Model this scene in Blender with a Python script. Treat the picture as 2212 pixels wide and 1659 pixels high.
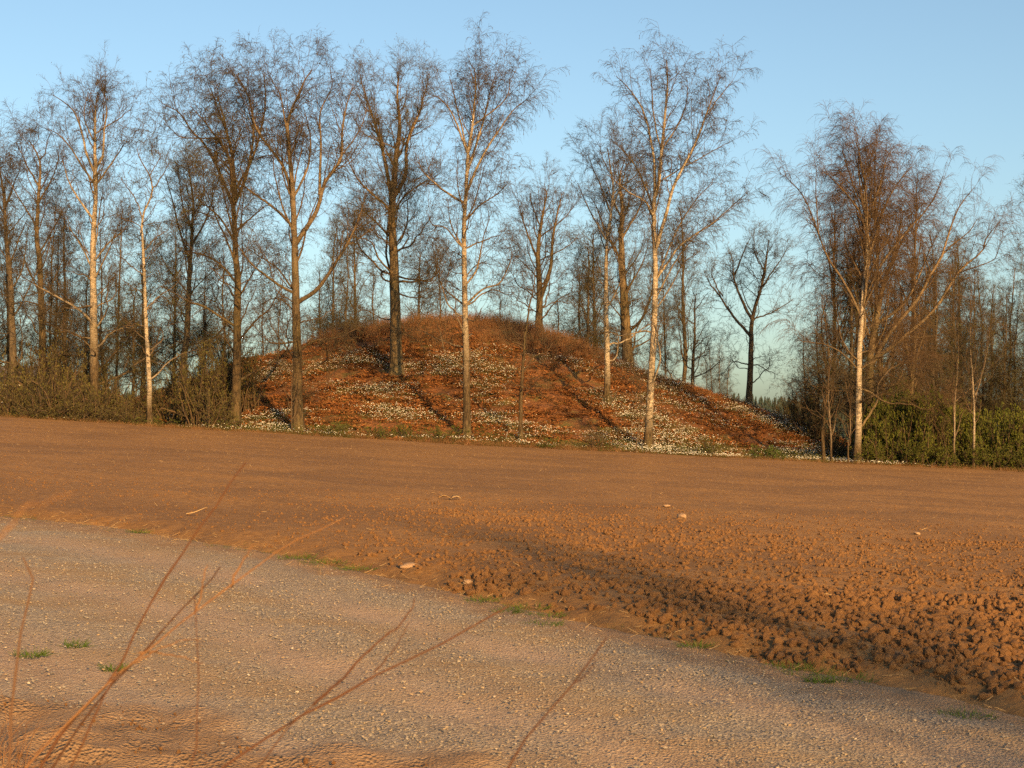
import bpy, math, random
import numpy as np

SC = bpy.context.scene
COL = SC.collection
for _o in list(bpy.data.objects):
    bpy.data.objects.remove(_o)
R = math.radians

# ------------------------------------------------------------------ camera, sky, sun, exposure
EYE = 1.6
cam_data = bpy.data.cameras.new('camera')
cam = bpy.data.objects.new('camera', cam_data)
COL.objects.link(cam)
cam.location = (0, 0, EYE)
cam.rotation_euler = (R(90), 0, 0)
cam_data.sensor_width = 36.0
cam_data.lens = 49.46
cam_data.shift_y = 0.0558
cam_data.clip_start = 0.1
cam_data.clip_end = 9000
cam_data.dof.use_dof = True
cam_data.dof.focus_distance = 45
cam_data.dof.aperture_fstop = 11.0
SC.camera = cam

SUN_EL = 17.5
SUN_AZ = math.atan2(0.37, -0.93)          # the sun stands behind the camera, a little to its right
world = bpy.data.worlds.new('World')
SC.world = world
world.use_nodes = True
wn = world.node_tree.nodes
wl = world.node_tree.links
wn.clear()
w_out = wn.new('ShaderNodeOutputWorld')
w_bg = wn.new('ShaderNodeBackground')
w_sky = wn.new('ShaderNodeTexSky')
w_sky.sky_type = 'NISHITA'
w_sky.sun_disc = False
w_sky.sun_elevation = R(SUN_EL)
w_sky.sun_rotation = SUN_AZ
w_sky.altitude = 50
w_sky.air_density = 1.0
w_sky.dust_density = 2.6
w_sky.ozone_density = 1.0
w_bg.inputs['Strength'].default_value = 0.073
w_tint = wn.new('ShaderNodeMix')
w_tint.data_type = 'RGBA'
w_tint.blend_type = 'MULTIPLY'
w_tint.inputs[0].default_value = 1.0
w_tint.inputs[7].default_value = (0.93, 1.03, 1.02, 1)      # the white balance of the picture, the same all round
wl.new(w_sky.outputs[0], w_tint.inputs[6])
wl.new(w_tint.outputs[2], w_bg.inputs['Color'])
wl.new(w_bg.outputs[0], w_out.inputs['Surface'])

sun_data = bpy.data.lights.new('sun', 'SUN')
sun = bpy.data.objects.new('sun', sun_data)
COL.objects.link(sun)
sun_data.energy = 5.0
sun_data.angle = R(0.53)
sun_data.color = (1.0, 0.57, 0.19)
sun.rotation_euler = (R(90 - SUN_EL), 0, math.pi - SUN_AZ)
sun.location = (20, -50, 30)

SC.view_settings.view_transform = 'Standard'
SC.view_settings.look = 'None'
SC.view_settings.gamma = 1.0
SC.view_settings.use_curve_mapping = False
SC.view_settings.exposure = 1.38
SC.cycles.use_denoising = False
SC.cycles.max_bounces = 6
SC.cycles.transparent_max_bounces = 8

# ------------------------------------------------------------------ numbers
rng = np.random.default_rng(7)
FPX = 3039.0                              # focal length in units of a 2212-wide picture
CU, CV = 1106.0, 953.0                    # where the level line of sight meets that picture


def ray(u, v):
    return (u - CU) / FPX, (CV - v) / FPX


def at(u, v, y):
    """the point at distance y that is seen in direction (u, v)"""
    a, b = ray(u, v)
    return np.array([a * y, y, EYE + b * y])


_P = rng.permutation(512)


def _h(ix, iy, seed):
    return _P[(_P[(ix + seed * 17) & 511] + iy) & 511]


def noise2(x, y, seed=0):
    """smooth gradient noise in about -1..1"""
    x = np.asarray(x, float)
    y = np.asarray(y, float)
    ix = np.floor(x).astype(int)
    iy = np.floor(y).astype(int)
    fx, fy = x - ix, y - iy

    def g(dx, dy):
        a = _h(ix + dx, iy + dy, seed) * (2 * math.pi / 512)
        return np.cos(a) * (fx - dx) + np.sin(a) * (fy - dy)
    sx = fx * fx * fx * (fx * (fx * 6 - 15) + 10)
    sy = fy * fy * fy * (fy * (fy * 6 - 15) + 10)
    n0 = g(0, 0) * (1 - sx) + g(1, 0) * sx
    n1 = g(0, 1) * (1 - sx) + g(1, 1) * sx
    return (n0 * (1 - sy) + n1 * sy) * 1.5


def fbm(x, y, seed=0, octaves=4):
    s = 0
    a = 1.0
    for k in range(octaves):
        s = s + a * noise2(x * 2 ** k, y * 2 ** k, seed + k)
        a *= 0.5
    return s


def smooth(a, b, x):
    t = np.clip((x - a) / (b - a), 0, 1)
    return t * t * (3 - 2 * t)


# ------------------------------------------------------------------ the lie of the land
MX, MY = -1.5, 84.0


def plane(x, y):
    x = np.asarray(x, float)
    y = np.asarray(y, float)
    ys = np.where(y < 62, y, 62 + 0.5 * (y - 62) - 0.0045 * np.clip(y - 62, 0, 400) ** 2 * (y > 62))
    ys = np.maximum(ys, -300)
    xc = 48 * np.tanh(x / 48.0)
    return -0.051 * xc + 0.0006 * np.minimum(xc, 0) ** 2 + 0.021 * ys


HR = np.array([0, 2, 5.6, 7, 9.7, 12, 14.2, 17, 19.5, 22, 24.5, 40])
HL = np.array([7.05, 6.95, 6.5, 6.1, 5.35, 4.5, 3.75, 2.55, 1.45, 0.5, 0.0, 0.0])
HRI = np.array([7.05, 6.8, 5.75, 5.1, 4.3, 3.65, 3.05, 2.2, 1.35, 0.5, 0.0, 0.0])
HF = np.array([7.05, 6.9, 6.2, 5.6, 4.5, 3.5, 2.65, 1.65, 0.9, 0.25, 0.0, 0.0])


def mound_h(x, y):
    dx, dy = np.asarray(x, float) - MX, np.asarray(y, float) - MY
    r = np.hypot(dx, dy)
    c = dx / np.maximum(r, 1e-6)
    s = dy / np.maximum(r, 1e-6)
    wl_ = np.clip(-c, 0, 1) ** 2
    wr_ = np.clip(c, 0, 1) ** 2
    wf_ = s ** 2
    return wl_ * np.interp(r, HR, HL) + wr_ * np.interp(r, HR, HRI) + wf_ * np.interp(r, HR, HF)


def land(x, y):
    h = mound_h(x, y)
    n = 0.12 * fbm(np.asarray(x) * 0.35, np.asarray(y) * 0.35, 3, 3) * smooth(0, 1.5, h)
    return plane(x, y) + h + n


def ground_at(u, v, f=land, y0=3.0, y1=140.0):
    """first point of the land seen in direction (u, v)"""
    a, b = ray(u, v)
    ys = np.linspace(y0, y1, 4000)
    d = EYE + b * ys - f(a * ys, ys)
    k = np.argmax(d < 0) if (d < 0).any() else len(ys) - 1
    y = ys[k]
    return np.array([a * y, y, float(f(a * y, y))])


# far edge of the ploughed field and the line between road and field
FAR_U = np.array([-400, 0, 325, 640, 1000, 1400, 1830, 2212, 2700])
FAR_Y = 60.0


def far_edge(x):
    return 60.0 + 0.6 * noise2(np.asarray(x) * 0.15, 0.3, 11)


_pts = [ground_at(u, v, plane) for u, v in
        [(-700, 1050), (-300, 1085), (0, 1118), (150, 1133), (410, 1172), (640, 1212), (860, 1262), (1075, 1312), (1400, 1385),
         (1700, 1450), (1960, 1500), (2212, 1556), (2600, 1660)]]
_pts = sorted([(p[0], p[1]) for p in _pts] + [(9.0, 0.5), (14, -6.0)])
EX = np.array([p[0] for p in _pts])
EY = np.array([p[1] for p in _pts])


def road_edge(x):
    return np.interp(x, EX, EY) + 0.12 * noise2(np.asarray(x) * 1.3, 0.7, 5) + 0.05 * noise2(np.asarray(x) * 5, 0.2, 6)


def edge_d(x, y):
    """metres beyond the road's far edge"""
    return (y - road_edge(x)) * 0.66


_pv = [ground_at(u, v, plane) for u, v in [(-500, 1500), (-100, 1520), (250, 1545), (560, 1590), (900, 1640), (1150, 1700), (1500, 1800)]]
_pv = sorted([(p[0], p[1]) for p in _pv])
VX = np.array([p[0] for p in _pv])
VY = np.array([p[1] for p in _pv])


def verge_d(x, y):
    return np.interp(x, VX, VY) - y


# ------------------------------------------------------------------ mesh helpers
def mesh_from(name, verts, faces, nper, mats, attrs=None, smooth_=True, mat_idx=None):
    """verts (V,3); faces: flat loop array with nper corners each (int or array)"""
    me = bpy.data.meshes.new(name)
    verts = np.asarray(verts, np.float32)
    faces = np.asarray(faces, np.int32).ravel()
    if np.isscalar(nper):
        nf = len(faces) // nper
        tot = np.full(nf, nper, np.int32)
    else:
        tot = np.asarray(nper, np.int32)
        nf = len(tot)
    start = np.concatenate([[0], np.cumsum(tot)[:-1]]).astype(np.int32) if nf else np.zeros(0, np.int32)
    me.vertices.add(len(verts))
    me.vertices.foreach_set('co', verts.ravel())
    me.loops.add(len(faces))
    me.loops.foreach_set('vertex_index', faces)
    me.polygons.add(nf)
    me.polygons.foreach_set('loop_start', start)
    me.polygons.foreach_set('use_smooth', np.full(nf, smooth_, bool))
    for m in (mats if isinstance(mats, (list, tuple)) else [mats]):
        me.materials.append(m)
    if mat_idx is not None:
        me.polygons.foreach_set('material_index', np.asarray(mat_idx, np.int32))
    for k, v in (attrs or {}).items():
        a = me.attributes.new(k, 'FLOAT', 'POINT')
        a.data.foreach_set('value', np.asarray(v, np.float32))
    me.update(calc_edges=True)
    return me


class Buf:
    def __init__(self):
        self.v, self.f, self.n, self.r, self.m = [], [], [], [], []
        self.c = 0

    def add(self, v, f, nper, rad=None, mi=0):
        if len(v) == 0:
            return
        self.v.append(v)
        self.f.append((np.asarray(f) + self.c).ravel())
        k = np.asarray(f).size // nper
        self.n.append(np.full(k, nper, np.int32))
        self.m.append(np.full(k, mi, np.int32))
        self.r.append(np.full(len(v), 0.0) if rad is None else rad)
        self.c += len(v)

    def tubes(self, P, Rd, sides=3, mi=0):
        v, f = tubes(P, Rd, sides)
        self.add(v, f, 4, np.repeat(np.asarray(Rd).ravel(), sides), mi)

    def spikes(self, P, Rd, mi=0):
        if len(P) == 0:
            return
        v, f, t = spikes(P, Rd)
        self.v.append(v)
        self.r.append(np.full(len(v), 0.005))
        for q, k in ((f, 4), (t, 3)):
            if len(q):
                self.f.append((q + self.c).ravel())
                self.n.append(np.full(len(q), k, np.int32))
                self.m.append(np.full(len(q), mi, np.int32))
        self.c += len(v)

    def mesh(self, name, mats, smooth_=True):
        return mesh_from(name, np.concatenate(self.v), np.concatenate(self.f), np.concatenate(self.n), mats,
                         {'rad': np.concatenate(self.r)}, smooth_, np.concatenate(self.m))


def tubes(P, Rd, sides=3):
    P = np.asarray(P, float)
    Rd = np.asarray(Rd, float)
    N, n, _ = P.shape
    T = np.empty_like(P)
    T[:, 1:-1] = P[:, 2:] - P[:, :-2]
    T[:, 0] = P[:, 1] - P[:, 0]
    T[:, -1] = P[:, -1] - P[:, -2]
    T /= np.linalg.norm(T, axis=2, keepdims=True) + 1e-9
    ref = np.array([0.83, 0.31, 0.05])
    A = np.cross(T, ref)
    A /= np.linalg.norm(A, axis=2, keepdims=True) + 1e-9
    B = np.cross(T, A)
    ang = np.arange(sides) * 2 * math.pi / sides
    ca, sa = np.cos(ang), np.sin(ang)
    V = P[:, :, None, :] + Rd[:, :, None, None] * (A[:, :, None, :] * ca[None, None, :, None] + B[:, :, None, :] * sa[None, None, :, None])
    idx = np.arange(N * n * sides).reshape(N, n, sides)
    a = idx[:, :-1, :]
    b = idx[:, 1:, :]
    F = np.stack([a, np.roll(a, -1, 2), np.roll(b, -1, 2), b], -1)
    return V.reshape(-1, 3), F.reshape(-1, 4)


def spikes(P, Rd):
    """three-sided twigs that end in a point"""
    N, n, _ = P.shape
    v, f = tubes(P[:, :-1], Rd[:, :-1], 3) if n > 2 else (None, None)
    if n == 2:
        T = P[:, 1] - P[:, 0]
        A = np.cross(T, [0.83, 0.31, 0.05])
        A /= np.linalg.norm(A, axis=1, keepdims=True) + 1e-9
        Bv = np.cross(T / (np.linalg.norm(T, axis=1, keepdims=True) + 1e-9), A)
        an = np.arange(3) * 2 * math.pi / 3
        ring = P[:, 0][:, None] + Rd[:, 0][:, None, None] * (A[:, None] * np.cos(an)[None, :, None] + Bv[:, None] * np.sin(an)[None, :, None])
        v = ring.reshape(-1, 3)
        f = np.zeros((0, 4), int)
        last = np.arange(N * 3).reshape(N, 3)
    else:
        last = np.arange(N * (n - 1) * 3).reshape(N, n - 1, 3)[:, -1]
    tip = len(v) + np.arange(N)
    tri = np.stack([last, np.roll(last, -1, 1), np.repeat(tip[:, None], 3, 1)], -1).reshape(-1, 3)
    return np.vstack([v, P[:, -1]]), f, tri


def obj(name, me, parent=None, loc=None):
    o = bpy.data.objects.new(name, me)
    COL.objects.link(o)
    if parent is not None:
        o.parent = parent
    if loc is not None:
        o.location = loc
    return o


def thing(name, label, cat, loc, group=None):
    o = bpy.data.objects.new(name, None)
    COL.objects.link(o)
    o.empty_display_size = 0.2
    o.location = loc
    tag(o, label, cat, group)
    return o


def tag(o, label=None, cat=None, group=None, kind=None):
    for k, v in (('label', label), ('category', cat), ('group', group), ('kind', kind)):
        if v:
            o[k] = v
    return o


def catmull(pts, n):
    p = np.asarray(pts, float)
    if len(p) == 2:
        t = np.linspace(0, 1, n)[:, None]
        return p[0] * (1 - t) + p[1] * t
    q = np.vstack([2 * p[0] - p[1], p, 2 * p[-1] - p[-2]])
    seg = np.linalg.norm(np.diff(p, axis=0), axis=1) + 1e-6
    cum = np.concatenate([[0], np.cumsum(seg)])
    s = np.linspace(0, cum[-1], n)
    k = np.clip(np.searchsorted(cum, s, 'right') - 1, 0, len(seg) - 1)
    t = ((s - cum[k]) / seg[k])[:, None]
    p0, p1, p2, p3 = q[k], q[k + 1], q[k + 2], q[k + 3]
    return 0.5 * (2 * p1 + (p2 - p0) * t + (2 * p0 - 5 * p1 + 4 * p2 - p3) * t ** 2 + (3 * p1 - p0 - 3 * p2 + p3) * t ** 3)


# ------------------------------------------------------------------ materials
class NT:
    def __init__(self, name):
        self.m = bpy.data.materials.new(name)
        self.m.use_nodes = True
        self.t = self.m.node_tree
        self.t.nodes.clear()
        self.out = self.n('ShaderNodeOutputMaterial')
        self.b = self.n('ShaderNodeBsdfPrincipled')
        self.t.links.new(self.b.outputs[0], self.out.inputs['Surface'])
        self.b.inputs['Roughness'].default_value = 0.9
        self.b.inputs['Specular IOR Level'].default_value = 0.2

    def n(self, typ, **kw):
        nd = self.t.nodes.new(typ)
        for k, v in kw.items():
            setattr(nd, k, v)
        return nd

    def link(self, a, b):
        self.t.links.new(a, b)

    def coord(self, which='Object', scale=(1, 1, 1)):
        c = self.n('ShaderNodeTexCoord')
        mp = self.n('ShaderNodeMapping')
        mp.inputs['Scale'].default_value = scale
        self.link(c.outputs[which], mp.inputs['Vector'])
        return mp.outputs[0]

    def noise(self, vec, scale, detail=4, rough=0.55):
        nd = self.n('ShaderNodeTexNoise')
        nd.inputs['Scale'].default_value = scale
        nd.inputs['Detail'].default_value = detail
        nd.inputs['Roughness'].default_value = rough
        if vec is not None:
            self.link(vec, nd.inputs['Vector'])
        return nd.outputs[0]

    def voro(self, vec, scale, out='Distance'):
        nd = self.n('ShaderNodeTexVoronoi')
        nd.inputs['Scale'].default_value = scale
        self.link(vec, nd.inputs['Vector'])
        return nd.outputs[out]

    def ramp(self, fac, stops):
        nd = self.n('ShaderNodeValToRGB')
        el = nd.color_ramp.elements
        while len(el) < len(stops):
            el.new(0.5)
        for e, (p, c) in zip(el, stops):
            e.position = p
            e.color = (*c, 1) if len(c) == 3 else c
        self.link(fac, nd.inputs[0])
        return nd.outputs[0]

    def step(self, fac, a, b):
        nd = self.n('ShaderNodeMapRange')
        nd.inputs['From Min'].default_value = a
        nd.inputs['From Max'].default_value = b
        self.link(fac, nd.inputs['Value'])
        return nd.outputs[0]

    def attr(self, name):
        nd = self.n('ShaderNodeAttribute')
        nd.attribute_name = name
        return nd.outputs['Fac']

    def mix(self, fac, a, b, mode='MIX'):
        nd = self.n('ShaderNodeMix', data_type='RGBA', blend_type=mode)
        for sock, val in ((nd.inputs[0], fac), (nd.inputs[6], a), (nd.inputs[7], b)):
            if hasattr(val, 'is_linked') or isinstance(val, bpy.types.NodeSocket):
                self.link(val, sock)
            elif isinstance(val, (int, float)):
                sock.default_value = val
            else:
                sock.default_value = (*val, 1)
        return nd.outputs[2]

    def math(self, op, a, b=None):
        nd = self.n('ShaderNodeMath', operation=op)
        for sock, val in ((nd.inputs[0], a), (nd.inputs[1], b)):
            if val is None:
                continue
            if isinstance(val, bpy.types.NodeSocket):
                self.link(val, sock)
            else:
                sock.default_value = val
        return nd.outputs[0]

    def color(self, c):
        if isinstance(c, bpy.types.NodeSocket):
            self.link(c, self.b.inputs['Base Color'])
        else:
            self.b.inputs['Base Color'].default_value = (*c, 1)

    def bump(self, h, strength=0.5, dist=0.02):
        nd = self.n('ShaderNodeBump')
        nd.inputs['Strength'].default_value = strength
        nd.inputs['Distance'].default_value = dist
        self.link(h, nd.inputs['Height'])
        self.link(nd.outputs[0], self.b.inputs['Normal'])


def per_copy(t):
    nd = t.n('ShaderNodeObjectInfo')
    return nd.outputs['Random']


def island_rand(t):
    nd = t.n('ShaderNodeNewGeometry')
    return nd.outputs['Random Per Island']


def m_soil():
    t = NT('soil')
    p = t.coord()
    big = t.noise(p, 0.35, 3)
    fine = t.noise(p, 9, 5)
    c = t.ramp(fine, [(0.30, (0.13, 0.066, 0.022)), (0.70, (0.225, 0.119, 0.041))])
    damp = t.step(big, 0.42, 0.62)
    c = t.mix(t.math('MULTIPLY', damp, 0.45), c, (0.085, 0.044, 0.018))
    t.color(c)
    h = t.math('ADD', t.noise(p, 14, 5, 0.65), t.math('MULTIPLY', t.noise(p, 45, 3), 0.4))
    t.bump(h, 0.6, 0.03)
    return t.m


def m_clod():
    t = NT('soil_clod')
    p = t.coord()
    c = t.ramp(t.noise(p, 30, 4), [(0.3, (0.095, 0.048, 0.019)), (0.72, (0.185, 0.096, 0.038))])
    c = t.mix(per_copy(t), c, (0.115, 0.058, 0.024))
    t.color(c)
    t.bump(t.noise(p, 60, 4), 0.7, 0.01)
    return t.m


def m_road():
    t = NT('gravel_surface')
    p = t.coord()
    cell = t.voro(p, 60, 'Color')
    sep = t.n('ShaderNodeSeparateColor')
    t.link(cell, sep.inputs[0])
    st = t.ramp(sep.outputs[0], [(0.0, (0.10, 0.090, 0.080)), (0.35, (0.17, 0.145, 0.118)), (0.7, (0.225, 0.178, 0.128)), (1.0, (0.30, 0.255, 0.195))])
    tan = t.ramp(t.noise(p, 40, 4), [(0.3, (0.165, 0.115, 0.068)), (0.7, (0.245, 0.175, 0.105))])
    pat = t.noise(t.coord('Object', (0.55, 1.1, 1)), 1.1, 5, 0.6)
    c = t.mix(t.step(pat, 0.46, 0.60), st, tan)
    clay = t.ramp(t.noise(p, 6, 4), [(0.3, (0.15, 0.092, 0.050)), (0.7, (0.235, 0.152, 0.088))])
    comp = t.ramp(t.noise(p, 18, 5, 0.65), [(0.3, (0.215, 0.152, 0.108)), (0.7, (0.31, 0.228, 0.165))])
    c = t.mix(t.attr('track'), c, comp)
    c = t.mix(t.attr('clay'), c, clay)
    t.color(c)
    h = t.math('ADD', t.voro(p, 60), t.math('MULTIPLY', t.noise(p, 25, 5), 0.8))
    t.bump(h, 0.7, 0.015)
    return t.m


def m_stone():
    t = NT('gravel_stone')
    p = t.coord()
    c = t.ramp(per_copy(t), [(0.0, (0.085, 0.082, 0.085)), (0.35, (0.14, 0.132, 0.128)), (0.62, (0.185, 0.168, 0.150)), (0.82, (0.22, 0.175, 0.12)), (0.94, (0.25, 0.17, 0.09)),
                             (1.0, (0.34, 0.31, 0.27))])
    c = t.mix(t.math('MULTIPLY', t.noise(p, 60, 3), 0.5), c, (0.16, 0.13, 0.11))
    t.color(c)
    return t.m


def m_mound():
    t = NT('mound_turf')
    p = t.coord()
    red = t.ramp(t.noise(p, 5, 5, 0.65), [(0.28, (0.07, 0.030, 0.012)), (0.5, (0.14, 0.058, 0.022)), (0.72, (0.22, 0.10, 0.038))])
    ol = t.ramp(t.noise(p, 7, 4), [(0.3, (0.045, 0.040, 0.012)), (0.7, (0.12, 0.095, 0.030))])
    k = t.math('ADD', t.noise(p, 0.55, 4, 0.6), t.math('MULTIPLY', t.attr('green'), 0.30))
    c = t.mix(t.step(k, 0.52, 0.66), red, ol)
    t.color(c)
    t.bump(t.noise(p, 9, 6, 0.7), 1.0, 0.12)
    return t.m


def m_plain(name, a, b, scale=3, bump=0.0):
    t = NT(name)
    p = t.coord()
    t.color(t.ramp(t.noise(p, scale, 4), [(0.3, a), (0.7, b)]))
    if bump:
        t.bump(t.noise(p, scale * 3, 4), 0.6, bump)
    return t.m


def m_varied(name, cols, trans=0.0, island=True):
    """one colour per copy or per loose piece, picked along a ramp"""
    t = NT(name)
    r = t.math('FRACT', t.math('ADD', island_rand(t), per_copy(t)))
    n = len(cols)
    t.color(t.ramp(r, [(i / max(n - 1, 1), c) for i, c in enumerate(cols)]))
    if trans:
        t.b.inputs['Subsurface Weight'].default_value = 0
        tr = t.n('ShaderNodeBsdfTranslucent')
        mx = t.n('ShaderNodeMixShader')
        mx.inputs[0].default_value = trans
        t.link(t.b.inputs['Base Color'].links[0].from_socket, tr.inputs[0])
        t.link(t.b.outputs[0], mx.inputs[1])
        t.link(tr.outputs[0], mx.inputs[2])
        t.link(mx.outputs[0], t.out.inputs['Surface'])
    return t.m


def m_birch(name, white, rough_top, twig=(0.070, 0.046, 0.028), base=((0.018, 0.012, 0.007), (0.080, 0.055, 0.030)), moss=0.25):
    """bark that is furrowed and brown at the foot, pale with dark bands higher up and brown on the thin branches"""
    t = NT(name)
    co = t.n('ShaderNodeTexCoord')
    sx = t.n('ShaderNodeSeparateXYZ')
    t.link(co.outputs['Object'], sx.inputs[0])
    z = sx.outputs['Z']
    band = t.noise(t.coord('Object', (3.5, 3.5, 16)), 1.6, 5, 0.65)
    blot = t.noise(t.coord('Object', (4.5, 4.5, 2.2)), 1.5, 5, 0.65)
    pale = t.mix(t.step(band, 0.50, 0.64), white, (0.030, 0.022, 0.016))
    pale = t.mix(t.math('MULTIPLY', t.step(blot, 0.42, 0.66), 0.8), pale, tuple(x * 0.35 for x in white))
    fur = t.noise(t.coord('Object', (6, 6, 1.5)), 1.6, 6, 0.72)
    rough = t.ramp(fur, [(0.38, base[0]), (0.60, base[1])])
    rough = t.mix(t.math('MULTIPLY', t.step(t.noise(t.coord('Object', (1.2, 1.2, 0.5)), 1.0, 3), 0.45, 0.65), moss), rough, (0.10, 0.095, 0.035))
    hh = t.math('ADD', z, t.math('MULTIPLY', t.math('SUBTRACT', blot, 0.5), rough_top * 1.1))
    k = t.step(hh, rough_top * 0.45, rough_top * 1.1)
    c = t.mix(k, rough, pale)
    thin = t.step(t.attr('rad'), 0.050, 0.018)
    c = t.mix(thin, c, twig)
    t.color(c)
    t.bump(t.math('ADD', t.math('MULTIPLY', fur, 1.0), t.math('MULTIPLY', band, 0.25)), 1.0, 0.10)
    return t.m


M = {}
M['soil'] = m_soil()
M['clod'] = m_clod()
M['road'] = m_road()
M['stone'] = m_stone()
M['mound'] = m_mound()
M['land'] = m_plain('far_ground', (0.06, 0.05, 0.025), (0.11, 0.09, 0.04), 0.2)
M['hill'] = m_plain('forest_floor', (0.03, 0.033, 0.02), (0.05, 0.045, 0.03), 0.05)
M['conifer'] = m_varied('far_conifer', [(0.014, 0.026, 0.022), (0.020, 0.032, 0.026), (0.026, 0.034, 0.028), (0.036, 0.034, 0.028)])
M['birch'] = m_birch('birch_bark', (0.30, 0.245, 0.185), 5.0)
M['birch_low'] = m_birch('birch_bark_clean', (0.32, 0.265, 0.20), 1.6)
M['birch_dark'] = m_birch('birch_bark_weathered', (0.17, 0.125, 0.08), 10.0)
M['brown'] = m_birch('rough_brown_bark', (0.19, 0.135, 0.085), 9.0, (0.070, 0.046, 0.027), ((0.035, 0.025, 0.014), (0.14, 0.10, 0.055)))
M['grey'] = m_birch('grey_bark', (0.11, 0.083, 0.058), 6.0, (0.052, 0.040, 0.026), ((0.032, 0.024, 0.016), (0.10, 0.074, 0.046)))
M['twig'] = m_varied('birch_twigs', [(0.034, 0.026, 0.017), (0.048, 0.035, 0.021), (0.046, 0.037, 0.019)])
M['twig_dark'] = m_varied('dark_twigs', [(0.042, 0.034, 0.018), (0.062, 0.050, 0.024)])
M['twig_red'] = m_varied('reddish_twigs', [(0.058, 0.036, 0.021), (0.078, 0.047, 0.025), (0.050, 0.034, 0.020)])
M['bud'] = m_varied('opening_leaves', [(0.055, 0.068, 0.012), (0.080, 0.090, 0.018), (0.065, 0.058, 0.018)], 0.25)
M['catkin'] = m_varied('catkins', [(0.075, 0.052, 0.025), (0.10, 0.075, 0.032)])
M['leaf'] = m_varied('bush_leaves', [(0.040, 0.052, 0.007), (0.062, 0.074, 0.010), (0.095, 0.098, 0.017), (0.050, 0.054, 0.009)], 0.25)
M['dead_leaf'] = m_varied('withered_leaves', [(0.070, 0.060, 0.016), (0.05, 0.050, 0.012), (0.095, 0.075, 0.024)], 0.15)
M['bracken'] = m_varied('dead_bracken', [(0.13, 0.046, 0.016), (0.19, 0.072, 0.024), (0.24, 0.105, 0.038), (0.10, 0.040, 0.016), (0.15, 0.085, 0.03)], 0.15)
M['dry_grass'] = m_varied('dry_grass', [(0.12, 0.055, 0.026), (0.17, 0.085, 0.04), (0.22, 0.125, 0.062), (0.10, 0.045, 0.024)], 0.15)
M['petal'] = m_varied('white_petals', [(0.60, 0.58, 0.53), (0.72, 0.70, 0.66)], 0.2)
M['herb'] = m_varied('herb_leaves', [(0.032, 0.040, 0.008), (0.050, 0.056, 0.012), (0.045, 0.042, 0.012)], 0.2)
M['grass'] = m_varied('green_grass', [(0.040, 0.072, 0.010), (0.065, 0.100, 0.018)], 0.2)
M['straw'] = m_varied('straw', [(0.24, 0.16, 0.08), (0.30, 0.21, 0.11), (0.19, 0.115, 0.055)])
M['stem'] = m_varied('dry_stem', [(0.050, 0.022, 0.011), (0.075, 0.031, 0.014)])
M['stem_pale'] = m_varied('pale_dry_stem', [(0.17, 0.085, 0.034), (0.14, 0.068, 0.028)])
M['house'] = m_plain('pale_render_wall', (0.62, 0.55, 0.50), (0.68, 0.61, 0.56), 2)
M['roof'] = m_plain('grey_roof', (0.10, 0.09, 0.09), (0.14, 0.12, 0.12), 2)
M['dark'] = m_plain('window_glass', (0.02, 0.02, 0.025), (0.03, 0.03, 0.035), 2)
# ------------------------------------------------------------------ ground sheets
def grid_faces(nr, nc):
    i = np.arange(nr * nc).reshape(nr, nc)
    return np.stack([i[:-1, :-1], i[:-1, 1:], i[1:, 1:], i[1:, :-1]], -1).reshape(-1, 4)


def fan(y0, y1, nr, nc, half=0.62, extra=3.0):
    ys = y0 * (y1 / y0) ** np.linspace(0, 1, nr)
    s = np.linspace(-1, 1, nc)
    Y = np.repeat(ys[:, None], nc, 1)
    X = s[None, :] * (half * Y * (1 if half < 0.5 else 0.8) + extra)
    return X, Y


def wheel_track(x, y):
    """the compacted bands the wheels leave, running with the road"""
    w = -edge_d(x, y) + 0.25 * noise2(x * 0.35, y * 0.35, 28)
    b = np.exp(-((w - 1.15) / 0.34) ** 2) + np.exp(-((w - 2.75) / 0.45) ** 2) + np.exp(-((w - 4.3) / 0.5) ** 2)
    return np.clip(b * (0.75 + 0.55 * fbm(x * 0.9, y * 0.9, 29, 3)), 0, 1) * (w > 0.2)


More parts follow.
